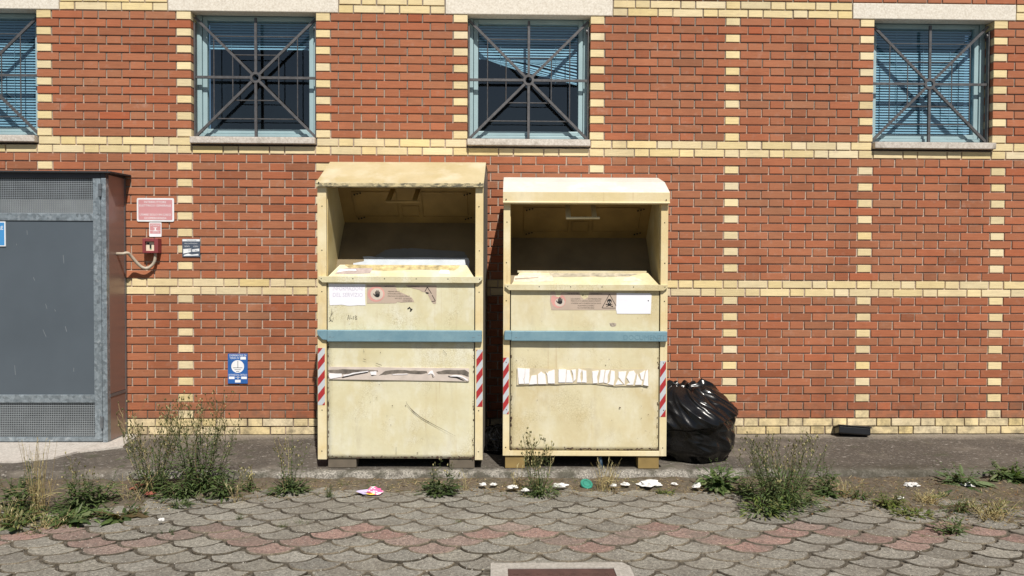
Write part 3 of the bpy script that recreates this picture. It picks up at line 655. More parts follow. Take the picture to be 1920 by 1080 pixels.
# ---- papers, stickers, writing on the left bin
t, F, x, z, up_, door, chute, dr, XX = b1
PX = lambda pts: ccw([(x(u), z(v)) for u, v in pts])
yp = .0052
m = MB(); m.prism(jag(PX([(616, 532), (685, 533), (684, 546), (685, 573), (672, 572.5), (655, 574), (640, 572), (618, 573)]), .0007, 3), yp-.0012, yp, 0); pap = m.build('paper_notice', WHITE, up_)
m = MB(); m.text('INFORMAZIONI', x(624), x(680), z(545), z(537.5), yp-.0016); m.text('DEL SERVIZIO', x(624), x(680), z(557), z(549.5), yp-.0016)
m.build('lettering', PALEPRINT, pap)
m = MB(); m.prism(jag(PX([(688, 534), (740, 534.2), (745, 546), (758, 551), (772, 558), (777, 566), (752, 567), (745, 566), (742, 568.5), (688, 569)]), .0008, 3), yp-.0007, yp)
m.prism(jag(PX([(760, 534.5), (818, 535), (818.5, 545), (817.5, 569), (812, 569), (806, 560), (800, 548), (792, 547), (786, 543), (776, 541), (764, 538)]), .001, 3), yp-.0007, yp)
st = m.build('warning_sticker', STICK, up_)
m = MB(); y2 = yp-.0011
m.flat(PX([(u, v) for u, v in disc(705, 551.5, 16, 30, 14.5)]), y2, 1); m.flat(PX(disc(706.5, 551.5, 12, 28, 11)), y2-.0002, 2)
m.flat(hand(x(707), z(551.5), .046), y2-.0005, 0); m.build('hand_symbol', [BLACK, PINK, PALER], st); m = MB()
m.text('VIETATO IN', x(721), x(738), z(538.6), z(536), y2); m.text('CASSONETTO.', x(765), x(787), z(538.8), z(536), y2)
for tx, a, b, v in (('VERSARE RIFIUTI', 727, 749, 546.8), ('INTRODURRE LE MANI', 727, 752, 551), ('PERICOLO DI LESIONI GRAVI', 727, 768, 555.4), ('ABITI USATI', 740, 753, 559.6), ('SOLO NEI SACCHI', 756, 771, 560.2), ('CHIUSI BENE', 755, 772, 564.3)): m.text(tx, x(a), x(b), z(v+1.0), z(v-1.1), y2)
m.build('lettering', BLACK, st); m = MB()
bar2(m, (x(801), z(538)), (x(809), z(550.5)), .0048, y2); bar2(m, (x(801.2), z(538)), (x(796.5), z(546.5)), .0048, y2)
bar2(m, (x(810), z(553)), (x(816), z(564)), .0048, y2); bar2(m, (x(816), z(564.5)), (x(809), z(565)), .0045, y2)
m.flat(jag(PX([(797.5, 547.5), (802, 548), (805, 549.5), (801, 551), (798, 549.5)]), .0008, 2), y2)
m.build('danger_symbol', BLACK, st)
m = MB(); y2 = yp-.0003                                     # pen marks and a scrap of black vinyl
m.flat(jag(PX([(763, 579), (768, 575), (769.5, 577), (764.5, 580.5)]), .0006, 2), y2); m.flat(jag(PX([(768, 577), (773.5, 579.5), (771, 584), (768, 585), (769, 581)]), .0008, 2), y2)
m.build('vinyl_scrap', BLACK, up_); m = MB()
for a, b in (((651, 600), (653.5, 591)), ((653.5, 591), (655.5, 600)), ((652, 597), (655, 596.5)), ((657.5, 591), (657.5, 598)), ((657.5, 598), (660.5, 597)), ((664, 593.5), (661.5, 594.5)), ((661.5, 594.5), (663.5, 597)), ((663.5, 597), (661.5, 599.5)), ((666, 592), (666, 600)), ((666, 592), (669, 594)), ((669, 594), (666.5, 596)), ((666.5, 596), (669.5, 598.5)), ((669.5, 598.5), (666, 600))): bar2(m, (x(a[0]), z(a[1])), (x(b[0]), z(b[1])), .0021, y2)
m.build('scribble', BLACK, up_); m = MB()
for a, b in (((622, 580), (620, 592)), ((620, 592), (619, 600)), ((623, 586), (620, 594)), ((616.5, 595), (620, 603)), ((618, 600), (623, 604)), ((624, 588), (622, 590)), ((616, 604), (622, 600)), ((625, 596), (623, 604))):
    bar2(m, (x(a[0]), z(a[1])), (x(b[0]), z(b[1])), .0021, y2)
m.build('scribble', BLACK, up_)
yd = -.0030
def tape(m, pts, mi, dy=0, th=.0012, a=.0012): m.prism(jag(PX(pts), a, 4), yd-dy-th, yd-dy+.006, mi)
m = MB()
tape(m, [(616.5, 688), (880, 690), (880, 713.5), (878, 714.5), (616.5, 711.5)], 0, 0, .0008, .0008)
tape(m, [(617, 694), (650, 692.5), (690, 693), (709, 694.5), (709, 697), (690, 698), (660, 701), (645, 702.5), (618, 699)], 1, .0009, .0006, .002)
tape(m, [(710, 704), (722, 696), (745, 693), (770, 694.5), (800, 695.5), (802, 699), (790, 701), (762, 700), (740, 700.5), (722, 702.5)], 1, .0009, .0006, .002)
tape(m, [(818, 697), (835, 693.5), (872, 693), (879, 697), (879, 706), (866, 702), (845, 701), (822, 701)], 1, .0009, .0006, .002)
for q in ([(617, 700.5), (641, 701), (641, 706.5), (620, 710.5), (617, 707)], [(644, 703), (653, 702), (662, 699), (691, 695.5), (690, 697), (668, 700.5), (645, 706)], [(694, 697), (706, 696), (706, 703), (696, 703)], [(735, 701.5), (765, 700.5), (764, 701.6), (738, 702.6)], [(802, 702), (806, 696), (811, 694), (816, 707), (812, 701), (808, 700)], [(843, 705), (852, 702.5), (865, 704), (877, 711), (877, 714), (868, 708), (858, 705.5)]): tape(m, q, 2, .0022, .0018, .0007)
for q in ([(641, 707), (690, 697.5), (690, 699), (668, 703), (642, 709)], [(840, 704), (848, 705.5), (858, 706), (872, 712.5), (868, 713), (856, 708), (842, 706.5)], [(809.5, 701), (813.5, 707), (812, 708)], [(696, 703.2), (704, 703.3), (697, 705)]): tape(m, q, 3, .0014, .0012, .0006)  # black slivers under the flakes: their cast shadows painted on
m.build('torn_label', [TORN, SMEAR, WHITED, BLACK], door)
m = MB(); pa = [(761.5, 752, .0015), (764, 758, .003), (769, 764, .004), (776, 771.5, .010), (780, 774.5, .007), (788, 781, .006), (796, 786, .0075), (806, 791.5, .006), (822, 800, .004), (838, 808, .0026), (855, 817, .0012)]
for a, b in zip(pa, pa[1:]):
    p, q = Vector((x(a[0]), z(a[1]))), Vector((x(b[0]), z(b[1]))); d = (q-p).normalized(); n = Vector((-d.y, d.x))
    m.flat(ccw([tuple(p-n*a[2]*.3), tuple(q-n*b[2]*.3), tuple(q+n*b[2]*.3), tuple(p+n*a[2]*.3)]), yd-.003)
BDM = simple('bare_dark_metal', (.05, .035, .025), .7); m.build('scratch', BDM, door)
for a, b, wd in (((681, 673), (686, 674.5), .003), ((705, 681), (716, 685), .003), ((682, 655), (683, 661), .002), ((831, 656), (838, 664), .0022), ((743, 838), (743, 852), .0015)): m = MB(); bar2(m, (x(a[0]), z(a[1])), (x(b[0]), z(b[1])), wd, yd-.003); m.build('scratch', BDM, door)

# chute scuffs and the primer patch on the drum
m = MB(); sl = .088/.12; cy = lambda f: .12*f
def onchute(pts, mi=0, lift=.0012):
    xs_ = [(xx, .12*f-.0009, XZ0+.088*f+lift) for xx, f in pts]; m.add(xs_, [list(range(len(xs_)))], mi)
XZ0 = F.z(518.5, 750)-.004
onchute([(XX[1]+.05, .25), (XX[1]+.18, .22), (XX[1]+.30, .30), (XX[1]+.31, .72), (XX[1]+.12, .70), (XX[1]+.08, .60)], 0); onchute([(XX[1]+.06, .35), (XX[1]+.14, .50), (XX[1]+.20, .48), (XX[1]+.19, .60), (XX[1]+.08, .62)], 1, .002); onchute([(XX[2]-.26, .3), (XX[2]-.18, .28), (XX[2]-.19, .55), (XX[2]-.25, .6)], 1)
pt = [(XX[1]+.16, .60), (XX[1]+.4, .50), (XX[1]+.62, .62), (XX[1]+.9, .55), (XX[2]-.12, .8), (XX[2]-.12, .98), (XX[1]+.1, .985)]; onchute(jag(pt, .01, 5), 2, .0008)
m.build('scuff', [simple('lilac_scuff', (.42, .34, .31), .8, 0, .2, 30), simple('tear_pale', (.72, .70, .74), .8), simple('flaked_edge', (.50, .40, .20), .8, 0, .45, 25)], chute)
m = MB(); zk = zl1-.215; dz = .51/.40
def ondrum(pts, mi, lift):
    v3 = [(xx, .16+.40*f, zk-.51+.51*f) for xx, f in pts]; nn = Vector((0, -.51, .40)).normalized()*lift; m.add([(a, b+nn.y, c+nn.z) for a, b, c in v3], [list(range(len(v3)))], mi)
ondrum(jag([(XX[1]+.13, .20), (XX[2]-.06, .20), (XX[2]-.055, .40), (XX[2]-.07, .455), (XX[1]+.36, .455), (XX[1]+.19, .47), (XX[1]+.20, .40), (XX[1]+.12, .37)], .006, 5), 0, .0012)
ondrum(jag([(XX[1]+.27, .45), (XX[2]-.07, .45), (XX[2]-.10, .55), (XX[1]+.55, .60), (XX[1]+.36, .58), (XX[1]+.30, .50)], .008, 6), 1, .0010)  # upper part of the patch: shade above the sun line put into its colour
m.build('paint_patch', [GREYP, simple('shaded_primer', (.16, .165, .155), .7)], dr)
# ---- papers on the right bin
t, F, x, z, up_, door, chute, dr, XX = b2
m = MB(); m.prism(jag(PX([(1156, 549), (1218, 549.5), (1221.5, 552), (1221, 570), (1220, 588), (1157, 588), (1155, 580)]), .0006, 3), yp-.0016, yp-.0006); m.flat(PX(disc(1215.5, 563.5, 1.2, 10)), yp-.002, 1); m.build('paper_notice', [WHITE, BLACK], up_)
m = MB(); m.prism(jag(PX([(1032, 547), (1041, 547.5), (1043, 556), (1049, 557), (1053, 548), (1086, 547.5), (1089, 556), (1095, 561.5), (1102, 558), (1105, 548), (1157, 548), (1157, 581), (1034, 581.5), (1031, 565), (1031.5, 555)]), .0008, 3), yp-.0007, yp); st = m.build('warning_sticker', STICK, up_)
m = MB(); y2 = yp-.0011
m.flat(PX([(1049, 557.5), (1053, 553), (1057, 555), (1061, 562), (1059.5, 571), (1053, 576.5), (1045, 578), (1037, 573), (1033, 565), (1033.5, 557), (1037, 554), (1043, 557)]), y2, 1); m.flat(PX(disc(1049.5, 567, 9.3, 24, 8)), y2-.0002, 2); m.flat(hand(x(1049.5), z(564.5), .044), y2-.0005, 0); m.build('hand_symbol', [BLACK, PINK, PALER], st); m = MB()
m.text('VIETATO NEL', x(1063.5), x(1085.5), z(551.8), z(549.2), y2); m.text('CASSONETTO.', x(1106.5), x(1129), z(552), z(549.4), y2)
for tx, a, b, v in (('NON E CONSENTITO', 1070, 1088, 560.6), ('INTRODURSI', 1103, 1127.5, 560.4), ('PERICOLO DI LESIONI GRAVI E MORTE', 1070.5, 1126, 564.4), ('CONFERIRE ABITI E SCARPE IN SACCHI CHIUSI', 1070.5, 1126.5, 568.8), ('TELEFONARE AL NUMERO', 1083, 1114, 573.2), ('SUL CONTENITORE VERDE', 1083, 1114, 577.4)): m.text(tx, x(a), x(b), z(v+1.1), z(v-1.1), y2)
m.build('lettering', BLACK, st); m = MB()
A_, B_, C_ = (x(1142.5), z(551.5)), (x(1128.8), z(577.5)), (x(1157), z(577.5))
for p, q in ((A_, B_), (B_, (x(1154.5), z(577.5))), (A_, (x(1155.5), z(574)))): bar2(m, p, q, .0042, y2)
m.flat(PX(disc(1142.5, 564.8, 4.4, 20, 4.6)), y2); m.flat(PX([(1139.5, 567), (1145.5, 567), (1145, 572.3), (1140, 572.3)]), y2-.0001)
for s in (-1, 1):
    bar2(m, (x(1142.5-5.6*s), z(570.2)), (x(1142.5+5.6*s), z(574.6)), .0052, y2-.0001)
    for sx in (-1, 1): m.flat(PX(disc(1142.5+sx*5.8, 572.4+s*1.9*(-sx if s > 0 else sx)*(-1), 1.2, 10)), y2-.00015)
    m.flat(PX(disc(1142.5+1.75*s, 566.3, 1.25, 10)), y2-.0003, 2)
m.flat(PX([(1142.5, 568), (1143.3, 569.6), (1141.7, 569.6)]), y2-.0003, 2)
m.build('danger_symbol', [BLACK, PINK, PALER], st)
m = MB(); m.flat(jag(PX([(1143, 606), (1150, 605), (1156, 606.5), (1155, 611), (1149, 613), (1144, 610)]), .001, 3), yp-.0004, 0); m.build('stain', simple('grey_rub', (.36, .30, .24), .8, 0, .4, 60), up_); m = MB(); m.flat(PX(disc(1093, 553.4, 1.1, 10)), yp-.0012, 0); m.build('rivet_hole', SLOT, up_)
Zm = lambda pts: [(950+a/6.4, 670+b/6.4) for a, b in pts]
scr = [[(132, 130), (222, 137), (218, 230), (205, 262), (214, 318), (148, 320)], [(226, 137), (280, 138), (272, 315), (219, 318), (212, 262), (222, 232)], [(300, 222), (360, 215), (368, 320), (272, 325)], [(378, 205), (415, 172), (465, 205), (478, 320), (378, 320)], [(470, 170), (490, 195), (500, 175), (578, 148), (580, 312), (500, 312), (490, 215)], [(625, 145), (718, 145), (708, 300), (625, 300)], [(724, 152), (760, 155), (800, 300), (716, 300)], [(780, 150), (833, 145), (830, 260), (805, 290), (800, 200)],
       [(865, 135), (905, 150), (888, 190), (888, 250), (900, 298), (848, 300)], [(909, 152), (960, 160), (962, 300), (906, 298), (917, 250), (915, 190)], [(1030, 165), (1108, 158), (1088, 230), (1095, 305), (1040, 310), (1034, 240)], [(1130, 153), (1180, 148), (1162, 300), (1108, 306), (1118, 230)], [(1190, 155), (1240, 150), (1214, 220), (1216, 290), (1206, 310), (1170, 300)], [(1256, 156), (1300, 165), (1300, 250), (1285, 330), (1218, 318), (1240, 290), (1246, 220)],
       [(1345, 170), (1440, 165), (1422, 250), (1418, 325), (1345, 235)], [(1340, 260), (1398, 320), (1308, 325)], [(1470, 170), (1530, 158), (1552, 195), (1522, 325), (1440, 325), (1480, 300), (1443, 240)], [(1565, 190), (1608, 268), (1632, 278), (1620, 325), (1545, 325), (1560, 260)], [(1600, 190), (1662, 155), (1642, 262), (1618, 262)], [(1672, 165), (1698, 145), (1703, 340), (1643, 325)]]
m = MB(); m.flat(jag(PX(Zm([(122, 125), (585, 140), (985, 130), (1310, 140), (1712, 140), (1712, 335), (1310, 345), (1000, 312), (590, 325), (122, 335)])), .0015, 6), yd-.0008, 0)
for q in scr: m.prism(jag(PX(Zm(q)), .0007, 4), yd-.0055+random.uniform(-.001, .001), yd+.004, 1)
m.build('torn_label', [simple('glue_backing_paper', (.60, .52, .36), .8, 0, .1, 20), WHITED], door)  # tan paper backing under the white scraps, its own colour
XZ0 = F.z(533.5, 1097)-.004; m = MB()
onchute([(XX[1]+.02, .25), (XX[1]+.15, .2), (XX[1]+.31, .3), (XX[1]+.30, .75), (XX[1]+.1, .78), (XX[1]+.03, .7)], 0); onchute([(XX[1]+.03, .4), (XX[1]+.2, .55), (XX[1]+.2, .60), (XX[1]+.03, .5)], 1, .002); onchute(jag([(XX[1]+.3, .62), (XX[1]+.6, .70), (XX[2]-.4, .66), (XX[2]-.2, .72), (XX[2]-.12, .95), (XX[1]+.28, .96)], .012, 5), 2, .001); onchute(jag([(XX[2]-.26, .3), (XX[2]-.12, .35), (XX[2]-.16, .65), (XX[2]-.25, .6)], .01, 4), 0, .0013)
m.build('scuff', [simple('bleached_scuff', (.66, .58, .46), .8, 0, .2, 30), simple('scuff_edge', (.30, .24, .18), .8), simple('grey_dirt', (.40, .35, .26), .8, 0, .35, 25)], chute)

# ================================================================ electrical cabinet
CY = -.315; CX = .675; CO = Vector((.1, CY, 0))
G = lambda u, v: on_y(u, v, CY)
cab = thing('electrical_cabinet', 'tall grey steel electrical cabinet with mesh vents against the brick wall', 'cabinet', CO)
xr = CX-CO.x; cz = lambda v: G(100, v).z; xs0 = G(176, 580).x-CO.x; xl = -1.5
zt, zm0, zm1, zr1, zp1, zr2, zm3 = cz(330), cz(335), cz(400), cz(414), cz(740), cz(755), cz(820)
m = MB(); m.box(xl, xr-.004, .02, .30, .012, 2.20, 0, None, 'f'); m.box(xl, xr-.03, .16, .17, .03, 2.15, 0); m.build('body', simple('cabinet_shell', (.05, .052, .055), .7), cab)
m = MB(); m.box(xl, xs0, -.004, .035, zr1, zm1); m.box(xl, xs0, -.004, .035, zr2, zp1); m.box(xl, xs0+.062, -.0042, .035, .018, zm3); m.box(xs0, xs0+.062, -.004, .035, zm3, zm0+.012)
m.build('door_frame', GALV, cab, bevel=.003)
m = MB(); m.box(xs0+.066, xr, -.008, .05, .012, 2.15); m.build('corner_post', GALV, cab, bevel=.004)
m = MB(); m.box(xl, xs0+.062, -.006, .03, zm0+.004, 2.195); m.box(xs0+.064, xr-.002, -.009, .03, 2.151, 2.195); m.build('top_beam', simple('roof_shaded_beam', (.045, .05, .06), .6), cab, bevel=.003)  # dark colour paints in the shadow of the roof on the beam
m = MB(); m.box(xl, xs0+.002, .004, .02, zp1-.002, zr1+.002)
pn = m.build('door_panel', PANEL, cab)
m = MB(); rr = random.Random(5)
for u, v, h in ((50, 432, 8), (118, 478, 16), (102, 580, 4), (85, 570, 9), (27, 685, 18), (122, 612, 10), (80, 618, 14), (138, 690, 7), (62, 520, 6), (30, 457, 3)):
    p = G(u, v)-CO; q = G(u+rr.uniform(-3, 3)+(9 if v == 618 else 0), v+h)-CO; bar2(m, (p.x, p.z), (q.x, q.z), .004, .0032); m.build('scratch', bpy.data.materials.get('pale_scrape') or simple('pale_scrape', (.20, .225, .245), .7), pn); m = MB()
for (a, b) in ((zm1+.002, zm0+.01), (zm3+.002, zr2-.002)):
    m = MB(); s = .0146; i = 0; xx = xs0-.003
    while xx > xl: m.box(xx-.0024, xx+.0024, .012, .0165, a, b); xx -= s
    zz = a+.006
    while zz < b: m.box(xl, xs0, .0095, .013, zz-.0024, zz+.0024); zz += s
    m.build('vent_mesh', WIRE, cab)
m = MB(); m.box(xl, xs0, .06, .062, zm1-.02, zm1+.12); m.build('inner_sheet', simple('pale_inner_sheet', (.42, .44, .45), .7), cab)
for v0, v1 in ((344, 368), (780, 802)):
    m = MB(); hx = xs0+.066
    p0, p1 = cz(v1), cz(v0); m.tube([(hx, -.014, p0), (hx, -.014, p0+(p1-p0)*.5)], .0105, 10); m.tube([(hx, -.014, p0+(p1-p0)*.53), (hx, -.014, p1)], .0115, 10); m.box(hx-.02, hx, -.008, -.002, p0, p1); m.build('hinge', simple('steel_hinge', (.22, .24, .26), .4, .6) if 'steel_hinge' not in bpy.data.materials else bpy.data.materials['steel_hinge'], cab, bevel=.001)
zs = .40
m = MB(); m.box(xr-.003, xr+.001, .035, .285, zs, 2.18); m.build('side_panel', SIDE, cab)
m = MB(); m.box(xr-.003, xr+.0008, .04, .285, .02, zs-.03); m.build('side_kick_panel', SIDE, cab)
m = MB(); m.box(xr-.006, xr+.004, .285, .31, .0, 2.19); m.box(xr-.006, xr+.0035, .035, .285, zs-.028, zs-.004); m.box(xr-.006, xr+.003, .02, .285, .0, .02); m.build('side_trim', simple('side_trim_grey', (.17, .18, .19), .45, .4), cab)
m = MB(); m.slab((xl, -.035, 2.202), (xr+.05, -.035, 2.202), (xr+.05, .31, 2.216), (xl, .31, 2.216), .014); m.build('roof', ROOFM, cab, bevel=.002)
# blue sign on the door, cut by the left edge of the photograph
a, b = G(-70, 415), G(11, 462); sg = thing('sign', 'blue rectangular sign with white edge on the grey cabinet door', 'sign', (a.x, CY+.0, b.z))
W_, H_ = b.x-a.x, a.z-b.z; m = MB(); m.box(0, W_, -.004, .004, 0, H_, 0); m.box(.008, W_-.008, -.005, -.003, .008, H_-.008, 1)
m.build('plate', [simple('sign_white', (.8, .82, .84), .5), simple('sign_blue', (.06, .27, .58), .5, 0, .06)], sg, bevel=.001)
m = MB(); m.text('CABINA UTENTE', .02, W_-.03, H_-.062, H_-.04, -.0055) if False else m.text('RE', W_-.052, W_-.016, H_-.066, H_-.036, -.0055); m.build('lettering', simple('letter_white', (.85, .86, .88), .6), sg)

# ================================================================ things on the wall
LW = bpy.data.materials['letter_white']; SWH = bpy.data.materials['sign_white']
def wall_thing(name, label, cat, u, v, y=0., group=None):
    p = on_y(u, v, y); return thing(name, label, cat, (p.x, y, p.z), 0, group), (lambda uu: on_y(uu, v, y).x-p.x), (lambda vv: on_y(u, vv, y).z-p.z)
def rrect(x0, x1, z0, z1, r):
    out = []
    for cx, cz_, a0 in ((x1-r, z0+r, -90), (x1-r, z1-r, 0), (x0+r, z1-r, 90), (x0+r, z0+r, 180)):
        for k in range(5): a = rad(a0+22.5*k); out.append((cx+r*math.cos(a), cz_+r*math.sin(a)))
    return out
FPK = simple('faded_red_sign', (.60, .285, .30), .55, 0, .06, 6)
t, X, Z = wall_thing('sign', 'faded pink and white warning sign with lettering above the red switch box', 'sign', 291.5, 393.5, -.004)
m = MB(); m.prism(rrect(X(257), X(326.5), Z(415.5), Z(371.5), .012), -.004, .002, 0); m.prism(rrect(X(260), X(323.5), Z(412.5), Z(374.5), .008), -.0048, -.003, 1); m.build('plate', [SWH, FPK], t)
m = MB()
for tx, a, b, v in (('INTERRUTTORE', 271, 312, 379), ('ELETTRICO GENERALE', 262, 321, 385.5), ('USARE SOLO IN CASO', 262.5, 321, 402.5), ('DI EMERGENZA', 271.5, 312.5, 409)): m.text(tx, X(a), X(b), Z(v+1.9), Z(v-1.9), -.0055)
m.build('lettering', LW, t)
t, X, Z = wall_thing('sign', 'small pink and white notice hanging under the larger pink sign', 'sign', 291.5, 430.5, -.003)
m = MB(); m.prism(rrect(X(280), X(303), Z(444), Z(417), .006), -.003, .002, 0); m.prism(rrect(X(281.5), X(301.5), Z(438), Z(419), .004), -.0038, -.002, 1); m.build('plate', [SWH, FPK], t)
m = MB(); m.text('ATTENZIONE', X(283), X(300), Z(424), Z(421), -.0045); m.box(X(288), X(295), -.0045, -.004, Z(427.5), Z(426.5)); m.box(X(290.5), X(292.8), -.0045, -.004, Z(431.5), Z(427.5)); m.box(X(288.5), X(295), -.0045, -.004, Z(432.3), Z(431.5)); m.box(X(281.5), X(301.5), -.0045, -.004, Z(433), Z(432.4)); m.text('TENSIONE', X(286), X(298), Z(436), Z(434), -.0045); m.build('lettering', LW, t)
t, X, Z = wall_thing('switch_box', 'dark red emergency switch box with pale square window', 'switch', 288.5, 461, -.0)
RB = simple('red_box_plastic', (.235, .045, .05), .5, 0, .08, 20)
m = MB(); x0, x1, z0, z1 = X(274), X(303), Z(475), Z(447.5); wx0, wx1, wz0, wz1 = X(279), X(295.5), Z(470.5), Z(453.5); d = -.07
m.box(x0, wx0, d, .004, z0, z1); m.box(wx1, x1, d, .004, z0, z1); m.box(wx0, wx1, d, .004, z0, wz0); m.box(wx0, wx1, d, .004, wz1, z1); m.build('housing', RB, t, bevel=.004)
m = MB(); m.box(wx0-.002, wx1+.002, d+.022, d+.03, wz0-.002, wz1+.002, 0); m.box(X(286), X(289), d+.016, d+.022, Z(465.5), Z(459), 1); m.box(X(281), X(285), d+.019, d+.022, Z(458.5), Z(455), 1); m.box(X(286), X(289.5), d+.018, d+.022, Z(467.2), Z(466), 2)
m.build('switch_face', [simple('cream_face', (.72, .62, .48), .5), BLACK, simple('green_mark', (.12, .35, .16), .6)], t, bevel=.001)
cu = [(291.5, 474, -.035), (291.3, 482, -.035), (289.5, 491, -.036), (284.5, 498, -.038), (276, 503, -.045), (267, 501.5, -.06), (258, 494, -.08), (250, 485, -.10), (244, 478, -.12), (240.5, 475, -.135), (236, 474.5, -.15), (231, 476, -.16)]
pts = [on_y(*q) for q in cu]; o = pts[0].copy(); m = MB(); sm_ = []
for i in range(len(pts)-1):
    for k in range(5):
        f = k/5; p0, p1, p2, p3 = pts[max(i-1, 0)], pts[i], pts[i+1], pts[min(i+2, len(pts)-1)]
        sm_.append(.5*((2*p1)+(p2-p0)*f+(2*p0-5*p1+4*p2-p3)*f*f+(3*p1-p0-3*p2+p3)*f**3))
sm_.append(pts[-1]); sm_[-1].x = CX-.005
m.tube([p-o for p in sm_], [.0125+(.0012 if i % 2 else 0) for i in range(len(sm_))], 10); cdt = m.build('conduit', simple('beige_conduit', (.44, .38, .30), .6, 0, .15, 30), None, smooth=True, loc=o)
tag(cdt, 'beige corrugated cable conduit sagging from the red switch box to the cabinet', 'conduit')
t, X, Z = wall_thing('sign', 'small dark grey and white printed notice on the brick beside the red box', 'sign', 359, 468, -.004)
GRY = simple('notice_grey', (.075, .095, .13), .5, 0, .1, 30); m = MB(); m.prism(rrect(X(342), X(375.5), Z(482), Z(448), .004), -.004, .002, 0)
for u0, u1, v0, v1 in ((342.5, 375, 448.5, 452.5),): m.box(X(u0), X(u1), -.0046, -.003, Z(v1), Z(v0), 1)
m.flat(PX_ := ccw([(X(a), Z(b)) for a, b in ((344, 467), (359, 466), (359, 472), (352, 474), (344, 475.5))]), -.0046, 1); m.flat(ccw([(X(a), Z(b)) for a, b in ((361, 467.5), (374, 466), (374, 471), (361, 472))]), -.0046, 1); m.flat(ccw([(X(a), Z(b)) for a, b in ((345, 478), (353, 475.5), (360, 477.5), (372, 476), (373, 479), (345, 480))]), -.0046, 1)
m.build('plate', [GRY, SWH], t)
m = MB()
for tx, a, b, v, h, dk in (('VIDEOSORVEGLIANZA', 350, 369, 450.6, .9, 1), ('AREA CONTROLLATA', 346, 371, 456.5, .8, 0), ('VIETATO', 346, 356, 462, 1.2, 0), ('ACCESSO', 363, 372, 462, 1.2, 0), ('24 ORE', 353.5, 359, 469, 2.1, 1), ('TEL', 362, 372, 469.5, .9, 1)): m.text(tx, X(a), X(b), Z(v+h), Z(v-h), -.0051, dk)
m.build('lettering', [LW, GRY], t)
t, X, Z = wall_thing('sign', 'blue earthing sign with white round ground symbol low on the wall', 'sign', 446, 691, -.004)
BS = simple('enamel_blue', (.028, .125, .40), .4, 0, .1, 8); m = MB(); m.prism(rrect(X(427.5), X(464.5), Z(719), Z(663), .003), -.004, .002, 0); m.build('plate', BS, t)
m = MB(); y = -.0048
m.flat(ccw(disc(X(446), Z(687), X(458)-X(446))), y, 0)
for tx, a, b, v, h in (('DISPERSORE DI', 431, 462, 666.3, 1.8), ('TERRA N°', 431, 450, 671.2, 1.8), ('DISTANZE DAL CARTELLO', 429, 463.5, 702.6, 1.5)): m.text(tx, X(a), X(b), Z(v+h), Z(v-h), y, 0)
for u0, u1, v0, v1 in ((451, 461.5, 669, 674), (429.5, 440, 706, 710.5), (452.5, 463, 706, 710.5), (441, 451.5, 712, 717), (446, 447, 705.5, 711), (441.5, 451, 707, 707.6)): m.flat(ccw([(X(u0), Z(v0)), (X(u1), Z(v0)), (X(u1), Z(v1)), (X(u0), Z(v1))]), y, 0)
for u0, u1, v0, v1 in ((445.9, 446.9, 676.5, 690), (437.2, 455, 689, 690), (440, 452, 692.6, 693.6), (443, 449.2, 696, 697)): m.flat(ccw([(X(u0), Z(v0)), (X(u1), Z(v0)), (X(u1), Z(v1)), (X(u0), Z(v1))]), y-.0005, 1)
m.build('lettering', [LW, GRY], t)

# ================================================================ manhole, rubbish
mx0, mx1, my = MH; t = thing('manhole', 'square manhole with pale concrete rim and rusty brown cover in the paving', 'manhole', ((mx0+mx1)/2, my-.35, ZP))
hw = (mx1-mx0)/2; b_ = .085; m = MB(); dx = lambda a: a
for q in ([(-hw, .35), (-hw, -.35), (-hw+b_, -.35+b_), (-hw+b_, .35-.065)], [(hw-.03, .35), (-hw, .35), (-hw+b_, .35-.065), (hw-b_, .35-.065)], [(hw, -.35), (hw, .30), (hw-.03, .35), (hw-b_, .35-.065), (hw-b_, -.35+b_)], [(-hw, -.35), (hw, -.35), (hw-b_, -.35+b_), (-hw+b_, -.35+b_)]):
    A = sum(q[i][0]*q[(i+1) % len(q)][1]-q[(i+1) % len(q)][0]*q[i][1] for i in range(len(q))); q = q if A > 0 else q[::-1]
    n = len(q); m.add([(a, b, .006) for a, b in q]+[(a, b, -.05) for a, b in q], [list(range(n))]+[(i, i+n, (i+1) % n+n, (i+1) % n) for i in range(n)])
m.build('rim', m_stone('manhole_concrete', (.28, .26, .23), (.44, .41, .37), .4), t)
m = MB(); m.box(-hw+b_-.002, hw-b_+.002, -.35+b_-.002, .35-.067, -.02, .001)
for i in range(9):
    for j in range(9): xx = -hw+b_+.04+(2*hw-2*b_-.08)*i/8; yy = -.22+.44*j/8; m.box(xx-.012, xx+.012, yy-.004, yy+.004, .0005, .0035)
m.build('cover', simple('rusty_iron', (.085, .042, .034), .8, .1, .25, 12, .4, 60), t)

